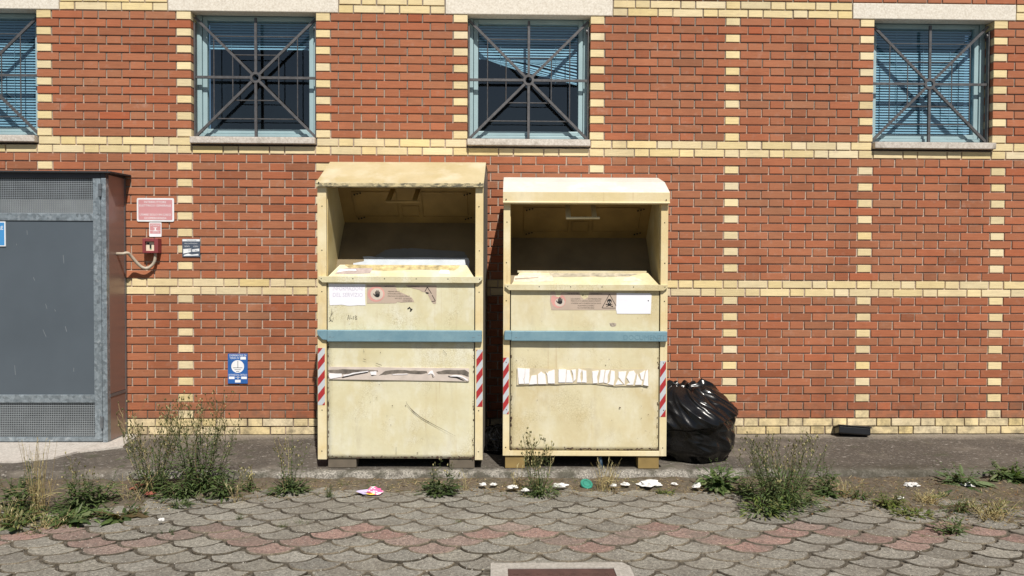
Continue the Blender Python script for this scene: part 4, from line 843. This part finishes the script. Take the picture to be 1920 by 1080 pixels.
def bag(name, label, c, w, h, seed, lean=.0, skirt=1):
    m = MB(); N, K = 220, 170; r_ = random.Random(seed); vs = []
    for j in range(K+1):
        tt = j/K
        prof = (.74+.26*sstep(0, .16, tt)) if tt < .5 else 1
        if tt > .42: prof *= math.sqrt(max(.05, 1-.86*((tt-.42)/.58)**2.2))
        for i in range(N):
            a = 2*math.pi*i/N; ca, sa = math.cos(a), math.sin(a); q = Vector((ca*1.6+seed, sa*1.6, tt*1.7))
            rr_ = w/2*prof*(1+.12*noise.noise(q)+.05*noise.noise(q*2.3))
            up_r = sstep(.35, .55, tt)
            tw = a+tt*1.5
            f1 = 1-abs(noise.noise(Vector((math.cos(tw)*3.1+seed, math.sin(tw)*3.1, tt*1.1))))*2
            f2 = 1-abs(noise.noise(Vector((ca*1.8+3*seed, sa*1.8, tt*8+1.5*ca))))*2
            f3 = 1-abs(noise.noise(Vector((math.cos(tw)*6, math.sin(tw)*6+seed, tt*1.8))))*2
            f4 = noise.noise(Vector((ca*14, sa*14+seed, tt*14)))
            rr_ += w*(.036*f1*up_r+.020*f2*(1-.5*up_r)+.011*f3*(.15+.85*up_r))
            edge = .50+.10*math.sin(a*1.+1.2)+.05*noise.noise(Vector((ca*2, sa*2, seed)))
            rr_ += skirt*w*.055*sstep(edge-.015, edge+.03, tt)*(1-sstep(edge+.05, edge+.3, tt))
            z = h*(tt**.92)*(1+.0*ca)
            z += h*(.05*sstep(.6, 1, tt)*noise.noise(Vector((ca*2.4, sa*2.4, seed+tt*2)))*2)
            vs.append((rr_*ca+lean*tt*w, rr_*sa*.92, max(z, 0)))
    m.v = vs
    for j in range(K):
        for i in range(N): m.f.append([j*N+i, j*N+(i+1) % N, (j+1)*N+(i+1) % N, (j+1)*N+i]); m.m.append(0); m.t.append((1, 1, 1))
    m.f.append([i for i in range(N)][::-1]); m.m.append(0); m.t.append((1, 1, 1))
    top = [vs[K*N+i] for i in range(N)]; cx = sum(q[0] for q in top)/N; cy = sum(q[1] for q in top)/N; o = len(m.v); zt_ = sum(q[2] for q in top)/N
    rings = 8
    for k in range(1, rings):
        for i in range(N): q = top[i]; f = 1-k/rings; m.v.append((cx+(q[0]-cx)*f, cy+(q[1]-cy)*f, q[2]*f+zt_*(1-f)+.035*noise.noise(Vector((q[0]*16*f+seed, q[1]*16*f, k*.2)))-.02*(1-f)))
    for k in range(rings-1):
        for i in range(N):
            a0 = K*N+i if k == 0 else o+(k-1)*N+i; a1 = K*N+(i+1) % N if k == 0 else o+(k-1)*N+(i+1) % N
            m.f.append([a0, a1, o+k*N+(i+1) % N, o+k*N+i]); m.m.append(0); m.t.append((1, 1, 1))
    m.f.append([o+(rings-2)*N+i for i in range(N)]); m.m.append(0); m.t.append((1, 1, 1))
    t = thing(name, label, 'rubbish bag', c); m.build('film', BAG, t, smooth=True)
    m = MB()                                               # the twisted ears of the knot
    for (ax, ay, az, bx, by, bz, ww) in ((-.09, -.03, h*.93, -.06, -.05, h*1.05, .03), (-.16, -.06, h*.88, -.18, -.09, h*.96, .03), (.02, -.03, h*.95, .06, -.05, h*.985, .025)):
        for s in range(3):
            n = 7; rw = []
            for k in range(n+1):
                f = k/n; rw.append((Vector((ax+(bx-ax)*f+.012*noise.noise(Vector((f*3, s, seed))), ay+(by-ay)*f+.014*noise.noise(Vector((f*3, s, seed+9))), az+(bz-az)*f)), ww*(.5+.7*math.sin(math.pi*min(1, f*.9+.1)))*(.6+.3*s/2)))
            d = Vector((math.cos(s*1.1), math.sin(s*1.1), .15)); o = len(m.v)
            for p, q in rw: m.v += [tuple(p-d*q/2), tuple(p+Vector((0, -.008, 0))), tuple(p+d*q/2)]
            for k in range(n):
                for e in range(2): m.f.append([o+3*k+e, o+3*k+e+1, o+3*k+e+4, o+3*k+e+3]); m.m.append(0); m.t.append((1, 1, 1))
    kn = m.build('knot', BAG, t, smooth=True); kn.modifiers.new('th', 'SOLIDIFY').thickness = .002
    return t
g = on_z(1311, 866, 0)
bag('rubbish_bag', 'bulging shiny black rubbish bag slumped beside the right clothes bin', (g.x+.01, g.y+.17, 0), .60, .545, 4, -.10)
g = on_z(928, 866, 0); bag('rubbish_bag', 'black rubbish bag hidden in the dark gap between the two clothes bins', (g.x+.02, -.62, 0), .21, .20, 11, 0, 0)
# black tray against the wall
p = on_y(1600, 815, -.10); t = thing('tray', 'black plastic tray lying tilted at the foot of the brick wall', 'tray', (p.x, -.085, .012), rad(-4)); t.rotation_euler = (rad(-20), rad(4), rad(-3))
BP = simple('black_plastic', (.012, .012, .013), .28, 0, .2, 20, .2, 40); m = MB(); a, b = .135, .06
m.prof([(-.050, .0), (.045, .0), (.055, .062), (-.060, .062)], -a, a); m.build('base', BP, t, bevel=.008)
m = MB(); m.box(-a-.008, a+.008, -.068, .062, .060, .072); m.build('lip', BP, t, bevel=.005)
m = MB(); m.add([(-a*.6+k*.02, -.05+.012*noise.noise(Vector((k, 0, 1))), .0745) for k in range(10)]+[(-a*.6+k*.02, .03+.02*noise.noise(Vector((k, 3, 1))), .0745) for k in range(9, -1, -1)], [list(range(20))]); m.build('top_shine', WHITE, t)  # white patch painted as the gloss shine on the tray top

def crumple(name, label, cat, u, v, wpx, hpx, mats, seed, group=None, z=-.035, pick=None):
    p = on_z(u, v, z); s = wpx*.68/FPX*(p-CAM).length; hh = hpx*.62/FPX*(p-CAM).length*.9; m = MB(); bm = bmesh.new(); bmesh.ops.create_icosphere(bm, subdivisions=3, radius=1)
    for q in bm.verts:
        c = q.co.copy(); k = 1+.75*noise.noise(c*1.5+Vector((seed, 0, 0)))+.34*(1-2*abs(noise.noise(c*3.4+Vector((0, seed, 0)))))+.2*noise.noise(c*7); q.co = Vector((c.x*k*s*.5, c.y*k*s*.33, max(-.12, c.z*k)*hh*.62+hh*.10))
    m.v = [tuple(q.co) for q in bm.verts]
    for f in bm.faces: m.f.append([q.index for q in f.verts]); c = f.calc_center_median(); m.m.append(pick(c.x/s, c.z/hh, c.y/s) if pick else 0); m.t.append((1, 1, 1))
    bm.free(); o = m.build(name, mats, None, loc=(p.x, p.y, max(p.z, soil_h(p.x, p.y)-.001))); return tag(o, label, cat, group)
WHT = simple('white_foam', (.66, .65, .63), .85, 0, .22, 40, .6, 120)
gl = 'white scraps littered along the kerb'
for i, (lab, u, v, a, b) in enumerate([('tiny white scrap on the soil in front of the gap between the bins', 905, 909, 16, 7), ('white scrap second from the gap between the bins, beside the kerb', 925, 909, 13, 7), ('white scrap half under the weed at the left foot of the right bin', 962, 914, 24, 8), ('small white lump at the base of the budding weed', 985, 920, 15, 9), ('white crumpled lump left of the green lid', 1050, 911, 30, 11), ('small white lump beside the dry straw tuft', 1150, 911, 14, 8), ('white lump just right of the dry straw tuft', 1172, 909, 18, 9), ('largest white crumpled sheet below the right foot of the right bin', 1217, 909, 48, 15), ('little white crumb right of the large crumpled sheet', 1264, 908, 14, 7), ('white lump at the kerb in front of the rubbish bag', 1306, 913, 18, 13), ('white rag on the soil among the broad leaved weeds at right', 1709, 911, 26, 11), ('flat white scrap under the broad leaved weed near the right edge', 1813, 910, 22, 8), ('small white crumb behind the trailing yellow green weed', 1688, 934, 12, 6), ('white crumb on the pavers beside the flat dark rosette', 302, 976, 11, 9), ('white crumb by the wall right of the rubbish bag', 1492, 812, 15, 7)]):
    crumple('paper_scrap', lab, 'scrap', u, v, a, b, WHT, 3+i*1.7, gl, -.04 if v > 850 else 0)
WR = [simple('wrapper_pink', (.75, .12, .30), .4), simple('wrapper_lilac', (.55, .48, .70), .4), simple('wrapper_yellow', (.80, .60, .10), .4), simple('wrapper_white', (.80, .80, .82), .4)]
crumple('sweet_wrapper', 'crumpled pink, yellow and lilac sweet wrapper on the edge of the pavers', 'wrapper', 697, 924, 46, 15, WR, 31, None, -.06, lambda a, c, b: (1 if a < -.2 else 2 if c < .25 and a < .25 else 3 if (c*7+a*5) % 1 < .3 else 0))
p = on_z(1100, 910, -.045); t = thing('lid', 'green plastic lid tilted in the soil under the right clothes bin', 'lid', (p.x, p.y, p.z+.012)); t.rotation_euler = (rad(32), rad(12), 0); GP = simple('green_plastic', (.03, .22, .16), .4, 0, .15, 12)
m = MB(); N = 32; r = .043
vs = [(r*.9*math.cos(2*math.pi*i/N), r*.9*math.sin(2*math.pi*i/N), .004) for i in range(N)]+[(r*math.cos(2*math.pi*i/N), r*math.sin(2*math.pi*i/N), .0) for i in range(N)]+[(r*math.cos(2*math.pi*i/N), r*math.sin(2*math.pi*i/N), -.012) for i in range(N)]
m.add(vs, [list(range(N))]+[(i+N*q, i+N*(q+1), (i+1) % N+N*(q+1), (i+1) % N+N*q) for q in range(2) for i in range(N)]); m.build('cap', GP, t, smooth=False)
m = MB(); m.tube([(r*.6*math.cos(2*math.pi*i/24), r*.6*math.sin(2*math.pi*i/24), .0055) for i in range(25)], .0022, 6); m.build('ring', GP, t, smooth=True)
BRK = simple('broken_brick', (.26, .085, .055), .9, 0, .3, 20, .5, 80)
for i, (lab, u, v, a, b) in enumerate([('reddish brick fragment below the tall weeds near the cabinet', 282, 926, 20, 7), ('small reddish brick crumb left of the larger fragment', 248, 917, 12, 5), ('flat reddish brick chip in the soil at the base of the tall weeds', 262, 910, 24, 5)]): crumple('brick_fragment', lab, 'brick chip', u, v, a, b, BRK, 60+i*3, 'broken brick chips below the tall weeds', -.045)
m = MB(); p = on_z(1127, 884, -.02); rr = random.Random(8)
for k in range(7): q = rr.uniform(-.02, .02); m.tube([(q, 0, 0), (q*.7+rr.uniform(-.01, .01), .01, .06), (q*.3, .035, .13)], .0016, 4)
tag(m.build('strap', simple('dark_blue_strap', (.02, .07, .14), .5), None, loc=p), 'thin dark blue plastic strands hanging under the right clothes bin', 'strap')

# ================================================================ weeds
def leafshape(m, base, d, ln, wd, droop, t, upv=Vector((0, 0, 1)), seg=4, serr=0., fold=.25):
    d = d.normalized(); s = d.cross(upv)
    if s.length < .05: s = Vector((1, 0, 0))
    s.normalize(); n = s.cross(d); o = len(m.v); p = Vector(base); st = ln/seg
    for k in range(seg+1):
        f = k/seg; ww = wd*(math.sin(math.pi*min(1, (f*.86+.12)))**.8)*(1+(serr if k % 2 else -serr)) if k < seg else .0006
        q = p-n*ww*fold
        m.v += [tuple(q-s*ww*.5), tuple(p+n*0), tuple(q+s*ww*.5)]
        d = (d-Vector((0, 0, 1))*droop*(1/seg)).normalized(); n = s.cross(d); p = p+d*st
    for k in range(seg):
        for e in range(2): m.f.append([o+3*k+e, o+3*k+e+1, o+3*k+e+4, o+3*k+e+3]); m.m.append(0); m.t.append(t)
GREENS = [(.065, .105, .035), (.085, .13, .042), (.11, .155, .055), (.055, .09, .03), (.15, .18, .085)]
DRYC = [(.42, .33, .17), (.50, .42, .24), (.33, .25, .13)]
def gcol(r, dark=1., pal=GREENS): c = r.choice(pal); k = r.uniform(.75, 1.25)*dark; return (c[0]*k, c[1]*k, c[2]*k)
def weed(name, label, u, v, top, width, nst, seed, low=.35, leaf=(.05, .011), dens=22, buds=1, group=None, zb=-.045, bushy=0, broad=0, lean=0, pal=GREENS, dark=1., cat='weed', dryst=0, serr=0., spread=1., budcol=None):
    r = random.Random(seed); b = on_z(u, v, zb); d = (b-CAM).dot(fwd); H = (v-top)/FPX*d; Wd = width/FPX*d
    b.z = soil_h(b.x, b.y) if b.y < KY else .0
    t = thing(name, label, cat, tuple(b), 0, group); S_ = MB(); F_ = MB(); B_ = MB()
    for i in range(nst):
        ph = r.uniform(0, 2*math.pi); h = H*(r.uniform(.62, 1.) if i else 1.); off = r.uniform(0, .5)*Wd*.5
        p = Vector((math.cos(ph)*off*.6, math.sin(ph)*off*.45, -.005)); ln_ = Vector((math.cos(ph)*Wd*.5*r.uniform(.2, .9)*spread+lean*h, math.sin(ph)*Wd*.3*r.uniform(.2, .9), h))
        n = 9; cur = Vector((r.uniform(-.1, .1)*h, r.uniform(-.07, .07)*h, 0)); pts = [p+ln_*(k/n)+cur*math.sin(math.pi*k/n)+Vector((r.uniform(-.006, .006), r.uniform(-.006, .006), 0)) for k in range(n+1)]
        sc = r.choice(DRYC) if r.random() < dryst else (.085*r.uniform(.8, 1.3), .105*r.uniform(.8, 1.2), .04)
        r0 = r.uniform(.0018, .0028)*(H/.5)**.3; S_.tube(pts, [r0*(1-.7*k/n) for k in range(n+1)], 5, 0, sc, False)
        tot = dens
        for k in range(tot):
            f = (k+.5)/tot; f = f**(1+low*1.2); q = pts[0]+(pts[-1]-pts[0])*0; idx = min(n-1, int(f*n)); q = pts[idx]+(pts[idx+1]-pts[idx])*(f*n-idx)
            a = r.uniform(0, 2*math.pi); e = r.uniform(.1, .9); k_ = (1-f)**.75*.8+.22; dd = Vector((math.cos(a), math.sin(a)*.9-.15, e))
            leafshape(F_, q, dd, leaf[0]*k_*r.uniform(.7, 1.3), leaf[1]*k_*r.uniform(.8, 1.3), r.uniform(.3, 1.3), gcol(r, dark, pal), serr=serr)
        if buds:
            for k in range(r.randint(2, 5)*buds):
                f = r.uniform(.5, .98); idx = min(n-1, int(f*n)); q = pts[idx]+(pts[idx+1]-pts[idx])*(f*n-idx); a = r.uniform(0, 6.28); l_ = r.uniform(.025, .10)*(H/.45)
                e = q+Vector((math.cos(a)*.55, math.sin(a)*.4, r.uniform(.6, 1.)))*l_; mid = (q+e)/2+Vector((math.cos(a), math.sin(a), -.3))*l_*.14
                S_.tube([q, mid, e], [.0012, .001, .0008], 4, 0, sc, False)
                for z_ in range(r.randint(1, 2)):
                    e2 = e+Vector((r.uniform(-.012, .012), r.uniform(-.01, .01), r.uniform(-.006, .012))) if z_ else e
                    pale = r.random() < .35; F_.ball(e2, r.uniform(.0032, .0052), 0, budcol or ((.52, .46, .26) if pale else (.13, .12, .05)), (1, 1, 1.7))
    for k in range(int(bushy*.58)):                                 # dense foliage round the foot
        a = r.uniform(0, 6.28); q = r.uniform(0, 1)**.6; p = Vector((math.cos(a)*Wd*.40*q, math.sin(a)*Wd*.28*q, H*broad_h(r, low)))
        dd = Vector((math.cos(a)*(.4+q), math.sin(a)*(.4+q)-.2, r.uniform(.2, 1.4)))
        leafshape(F_, p, dd, leaf[0]*r.uniform(.6, 1.35), leaf[1]*r.uniform(.7, 1.3), r.uniform(.3, 1.4), gcol(r, dark, pal), serr=serr)
    for k in range(broad):                                 # ground rosette of larger leaves
        a = r.uniform(0, 6.28); dd = Vector((math.cos(a), math.sin(a)*.9, r.uniform(.15, .9))); L_ = Wd*r.uniform(.32, .58)
        leafshape(F_, Vector((0, 0, r.uniform(0, .012))), dd, L_, L_*r.uniform(.2, .3), r.uniform(.5, 1.5), gcol(r, dark*1.1, pal), seg=7, serr=serr or .16)
    if S_.v: S_.build('stem', LEAF, t)
    if F_.v: F_.build('foliage', LEAF, t)
    if B_.v: B_.build('bud', LEAF, t)
    return t
def broad_h(r, low): return r.uniform(0, 1)**1.6*.42*(1.3-low)
YG = [(.13, .17, .035), (.17, .19, .06), (.10, .15, .03), (.20, .20, .08)]
BRW = [(.14, .10, .05), (.10, .085, .04), (.07, .09, .03)]
weed('tall_weed', 'tall branching weed with pale buds right beside the cabinet corner', 290, 918, 752, 165, 26, 1, .05, (.052, .009), 20, 2, None, bushy=220, dryst=.35, lean=-.03, dark=.9)
weed('tall_weed', 'tall bushy weed with dark buds in front of the cream brick column', 378, 918, 742, 150, 28, 2, .1, (.058, .011), 26, 2, None, bushy=330, dryst=.15, lean=.02)
weed('tall_weed', 'dark green leafy weed with thin dry stalks left of the left bin', 541, 917, 800, 80, 9, 3, .9, (.055, .014), 20, 1, None, bushy=330, dryst=.5, dark=.75)
weed('leafy_weed', 'dark serrated leafy weed under the right foot of the left bin', 824, 917, 852, 86, 6, 4, .5, (.055, .016), 26, 1, None, bushy=200, broad=14, dark=.62, serr=.2)
weed('tall_weed', 'budding weed with thin stalks in front of the right bin left foot', 1012, 920, 795, 84, 14, 5, .8, (.045, .008), 26, 2, None, bushy=330, dryst=.3)
weed('leafy_weed', 'broad toothed leafy weed growing in front of the rubbish bag', 1348, 910, 852, 100, 5, 6, .3, (.07, .02), 14, 0, None, bushy=90, broad=30, serr=.22)
weed('tall_weed', 'large dense weed with fine grey green stalks right of the rubbish bag', 1468, 946, 803, 185, 48, 7, .3, (.050, .009), 26, 1, None, zb=-.06, bushy=1100, dryst=.1)
weed('tall_weed', 'slender leafy weed standing right of the large dense weed', 1553, 922, 842, 66, 6, 8, .1, (.055, .018), 20, 0, None, bushy=60, broad=10, dark=.8)
weed('leafy_weed', 'upright yellow green weed on the soil at right', 1668, 946, 904, 66, 12, 9, .3, (.05, .011), 16, 0, None, zb=-.06, bushy=80, pal=YG, dark=.8)
weed('leafy_weed', 'long leaved weed with bare dark stem beside the kerb at right', 1764, 925, 852, 60, 1, 10, 0, (.03, .01), 3, 0, None, broad=12, dark=.95)
weed('leafy_weed', 'grey green broad leaved weed against the kerb at right', 1806, 905, 858, 100, 5, 11, .2, (.085, .024), 12, 0, None, zb=-.035, bushy=30, broad=16, pal=[(.09, .13, .06), (.12, .16, .08), (.06, .10, .03)])
weed('leafy_weed', 'dark green broad leaved weed at the right edge of the picture', 1899, 896, 856, 90, 7, 12, .2, (.085, .024), 14, 0, None, zb=-.03, bushy=50, broad=20)
weed('creeping_weed', 'trailing yellow green creeping weed on the pavers at right', 1712, 966, 936, 110, 8, 13, .4, (.035, .018), 16, 0, None, zb=-.07, bushy=260, pal=YG, dark=.8, cat='weed')
weed('leafy_weed', 'small upright green weed between the pavers at right', 1783, 999, 945, 62, 6, 14, .3, (.05, .014), 18, 0, None, zb=-.07, bushy=60, broad=6)
weed('tall_weed', 'tall dark leafy weed at the left edge in front of the vent', 36, 960, 838, 60, 5, 15, .2, (.075, .019), 32, 0, None, bushy=120, dark=.8)
weed('tall_weed', 'mid height leafy weed in front of the pale slab', 143, 948, 850, 85, 8, 16, .3, (.06, .013), 28, 1, None, bushy=200, dark=.85, dryst=.3)
weed('leafy_weed', 'sprawling green weed low on the soil near the left edge', 132, 972, 928, 130, 8, 17, .5, (.07, .016), 14, 0, None, zb=-.055, bushy=120, broad=22)
weed('leafy_weed', 'low rosette weed between the sprawling weed and the tall weeds', 226, 966, 925, 120, 6, 18, .5, (.065, .015), 12, 0, None, zb=-.06, bushy=60, broad=22, dark=.85, pal=GREENS+BRW)
weed('leafy_weed', 'small fine green tuft weed below the bushy tall weed', 340, 946, 918, 56, 8, 19, .5, (.035, .008), 16, 0, None, zb=-.06, bushy=140, dark=.9)
weed('leafy_weed', 'flat dark rosette weed alone on the pavers at left', 316, 1000, 976, 48, 3, 20, .4, (.03, .01), 10, 0, None, zb=-.07, broad=16, dark=.7)
weed('grass_tuft', 'thin upright green grass tuft left of the sweet wrapper', 617, 926, 893, 20, 16, 21, .2, (.05, .004), 4, 0, None, cat='grass tuft', zb=-.05)
weed('leafy_weed', 'small dark weed on the soil left of the right weeds group', 1247, 918, 896, 44, 5, 29, .4, (.035, .01), 12, 0, None, bushy=30, broad=8, dark=.8, pal=YG)
weed('leafy_weed', 'sparse reddish dry weed growing from the wall foot at right', 1897, 811, 784, 26, 8, 30, .0, (.018, .003), 5, 1, None, zb=0, pal=BRW, dryst=.8, dark=.9)
for i, (lab, u, v, tp, wd) in enumerate([('little grass tuft in the joints below the small tall weed', 530, 990, 972, 24), ('green grass tuft in a paver joint left of the wrapper', 449, 976, 955, 22), ('yellowish moss tuft in the joints beside the little grass tuft', 566, 984, 968, 34), ('small tuft in the lower left paver joint', 145, 1058, 1046, 18), ('moss tuft in the paver joint near the left edge', 60, 1003, 985, 34), ('small moss tuft in the joint in front of the tall budding weed', 858, 980, 968, 18), ('sparse tuft in the joint below the large dense weed', 1385, 972, 958, 40), ('moss tuft in a joint below the upright weed at right', 1735, 1010, 998, 24)]):
    weed('joint_tuft', lab, u, v, tp, wd, 14, 40+i, .2, (.02, .004), 5, 0, 'tufts growing in the paver joints', zb=-.078, pal=GREENS+YG, cat='grass tuft', spread=1.2)
weed('leafy_weed', 'grassy green weed between the two tall weeds at left', 332, 925, 850, 90, 10, 70, .2, (.07, .011), 18, 0, None, bushy=120, dryst=.2)
weed('leafy_weed', 'dark low weed at the right foot of the bushy tall weed', 418, 926, 868, 70, 7, 71, .2, (.06, .012), 18, 0, None, bushy=110, dark=.8)
weed('leafy_weed', 'green leafy weed behind the sprawling weed near the pale slab', 182, 938, 872, 80, 8, 72, .3, (.06, .014), 18, 0, None, bushy=90, dryst=.3)
weed('leafy_weed', 'low green weed at the left edge below the tall dark weed', 30, 982, 930, 110, 9, 73, .3, (.07, .013), 14, 0, None, zb=-.06, bushy=120, broad=8, pal=GREENS+YG)
weed('leafy_weed', 'bright low leafy skirt in front of the large dense weed', 1440, 962, 900, 120, 10, 74, .4, (.055, .013), 16, 0, None, zb=-.065, bushy=260, pal=GREENS+YG)
weed('leafy_weed', 'low yellowish weed at the kerb between the rubbish bag and the large dense weed', 1402, 922, 880, 60, 8, 75, .3, (.05, .010), 14, 0, None, bushy=70, pal=GREENS+YG)
weed('leafy_weed', 'tiny green weed at the kerb below the middle of the left bin', 700, 912, 895, 36, 4, 76, .3, (.03, .008), 10, 0, None, bushy=20)
weed('leafy_weed', 'sparse brown green weed on the soil near the right edge', 1858, 958, 915, 120, 14, 77, .3, (.045, .008), 14, 0, None, zb=-.06, bushy=120, pal=BRW+YG, dryst=.6)
weed('leafy_weed', 'low tangle of thin weeds right of the yellow green creeping weed', 1800, 955, 918, 90, 10, 78, .3, (.045, .008), 12, 0, None, zb=-.06, bushy=90, pal=BRW+GREENS, dryst=.5)
weed('leafy_weed', 'sparse dry green weed on the soil under the slender weed', 1612, 930, 895, 70, 9, 79, .3, (.04, .008), 12, 0, None, zb=-.055, bushy=60, pal=BRW+GREENS, dryst=.5)
weed('leafy_weed', 'thin weed at the kerb left of the dark leafy weed', 470, 915, 872, 44, 6, 80, .2, (.04, .009), 14, 1, None, bushy=30, dryst=.5)
# dry straw tufts
def straw(label, u, v, top, width, n, seed, zb=-.045, droop=.6, group=None):
    r = random.Random(seed); b = on_z(u, v, zb); d = (b-CAM).dot(fwd); H = (v-top)/FPX*d; Wd = width/FPX*d; b.z = soil_h(b.x, b.y) if b.y < KY else 0
    t = thing('dry_grass_tuft', label, 'dry grass', tuple(b), 0, 'dry straw tufts along the kerb'); m = MB(); B_ = MB()
    for i in range(n):
        a = r.uniform(0, 6.28); h = H*r.uniform(.45, 1); p = Vector((r.uniform(-.25, .25)*Wd, r.uniform(-.2, .2)*Wd, -.004)); e = Vector((math.cos(a)*Wd*.5*r.random(), math.sin(a)*Wd*.4*r.random(), h)); bd = Vector((math.cos(a), math.sin(a), -.5))*h*.12*droop*r.random(); k_ = r.uniform(.8, 1.25); c = r.choice(DRYC); c = tuple(q*k_ for q in c)
        pts = [p+e*(k/6)+bd*(k/6)**2*2 for k in range(7)]; m.tube(pts, [.0016*(1-.6*k/6) for k in range(7)], 4, 0, c, False)
        if r.random() < .35:
            for k in range(6): leafshape(B_, pts[5]+(pts[6]-pts[5])*(k/6), Vector((r.uniform(-1, 1), r.uniform(-1, 1), 1.6)), .018, .003, .2, (.62, .54, .34), seg=2)
        if r.random() < .5: leafshape(m, pts[2], Vector((math.cos(a+1), math.sin(a+1), 1.)), h*.4, .005, 1., c)
    m.build('stalk', LEAF, t)
    if B_.v: B_.build('seed_head', LEAF, t)
straw('tall pale dry grass with seed heads in front of the lower vent', 70, 962, 800, 60, 46, 51, -.055, .3)
straw('pale dry grass blades low at the left edge of the picture', 10, 985, 925, 70, 40, 52, -.06)
straw('dry straw tuft with bent blades under the middle of the right bin', 1135, 912, 850, 66, 44, 53)
straw('thin dry stalks beside the dark serrated weed', 868, 912, 858, 36, 8, 54)
straw('single dry stalks in front of the bushy tall weed', 445, 935, 868, 40, 7, 55)
straw('curled dry straw tuft on the soil near the long leaved weed', 1738, 938, 912, 56, 60, 56, -.055, 1.4)
straw('sparse tan straw on the right paver edge', 1862, 972, 925, 90, 50, 57, -.065, 1.2)
straw('dry straw blades at the foot of the sprawling weed', 90, 985, 950, 90, 50, 58, -.065, 1.2)
straw('short dry straw at the left foot of the right bin', 968, 905, 855, 34, 14, 59, -.02)
straw('dry tangle right of the slender leafy weed', 1585, 925, 890, 60, 30, 60, -.05, 1.2)
straw('sparse dry stalks between the dark leafy weed and the tall bushy weed', 250, 930, 862, 110, 12, 61)
# loose dead grass and crumbs on the soil
r = random.Random(77); m = MB()
for i in range(15000):
    xx = r.uniform(-.9, 9.0) if i < 11000 else r.uniform(5.6, 9.0); e = soil_edge(xx); f = r.random()**.8; yy = KY-.01+(e-.06-KY)*f; h = soil_h(xx, yy)
    if h < ZP-.006 and r.random() < .6: continue
    h = max(h, ZP); a = r.uniform(0, 6.28); k = r.uniform(.7, 1.3); t_ = r.choice([(.34, .26, .15), (.22, .15, .08), (.46, .38, .24), (.13, .10, .055), (.12, .14, .05), (.28, .17, .09), (.40, .31, .18)]); t_ = tuple(q*k for q in t_)
    if r.random() < .8: leafshape(m, (xx, yy, h+.001), Vector((math.cos(a), math.sin(a), r.uniform(.05, .9))), r.uniform(.016, .060), r.uniform(.0018, .005), r.uniform(.2, 1.5), t_, seg=2)
    else: leafshape(m, (xx, yy, h+.002), Vector((math.cos(a), math.sin(a), r.uniform(0, .3))), r.uniform(.010, .026), r.uniform(.006, .014), r.uniform(-.3, .6), t_, seg=2)
for i in range(420):                                       # bits blown over the pavers
    xx = r.uniform(-.8, 8.8); yy = r.uniform(-3.4, -1.4); a = r.uniform(0, 6.28); k = r.uniform(.6, 1.3); t_ = r.choice([(.34, .27, .17), (.20, .16, .10), (.5, .45, .36)]); leafshape(m, (xx, yy, ZP+.008), Vector((math.cos(a), math.sin(a), .1)), r.uniform(.006, .02), r.uniform(.002, .006), .2, tuple(q*k for q in t_), seg=2)
for i in range(260):                                       # and over the pad
    xx = r.uniform(-.8, 8.8); yy = r.uniform(-1.15, -.05); a = r.uniform(0, 6.28); k = r.uniform(.6, 1.3); t_ = r.choice([(.34, .27, .17), (.20, .16, .10), (.5, .45, .36)]); leafshape(m, (xx, yy, .006), Vector((math.cos(a), math.sin(a), .1)), r.uniform(.006, .02), r.uniform(.002, .006), .2, tuple(q*k for q in t_), seg=2)
tag(m.build('dead_grass_litter', LEAF), kind='stuff')
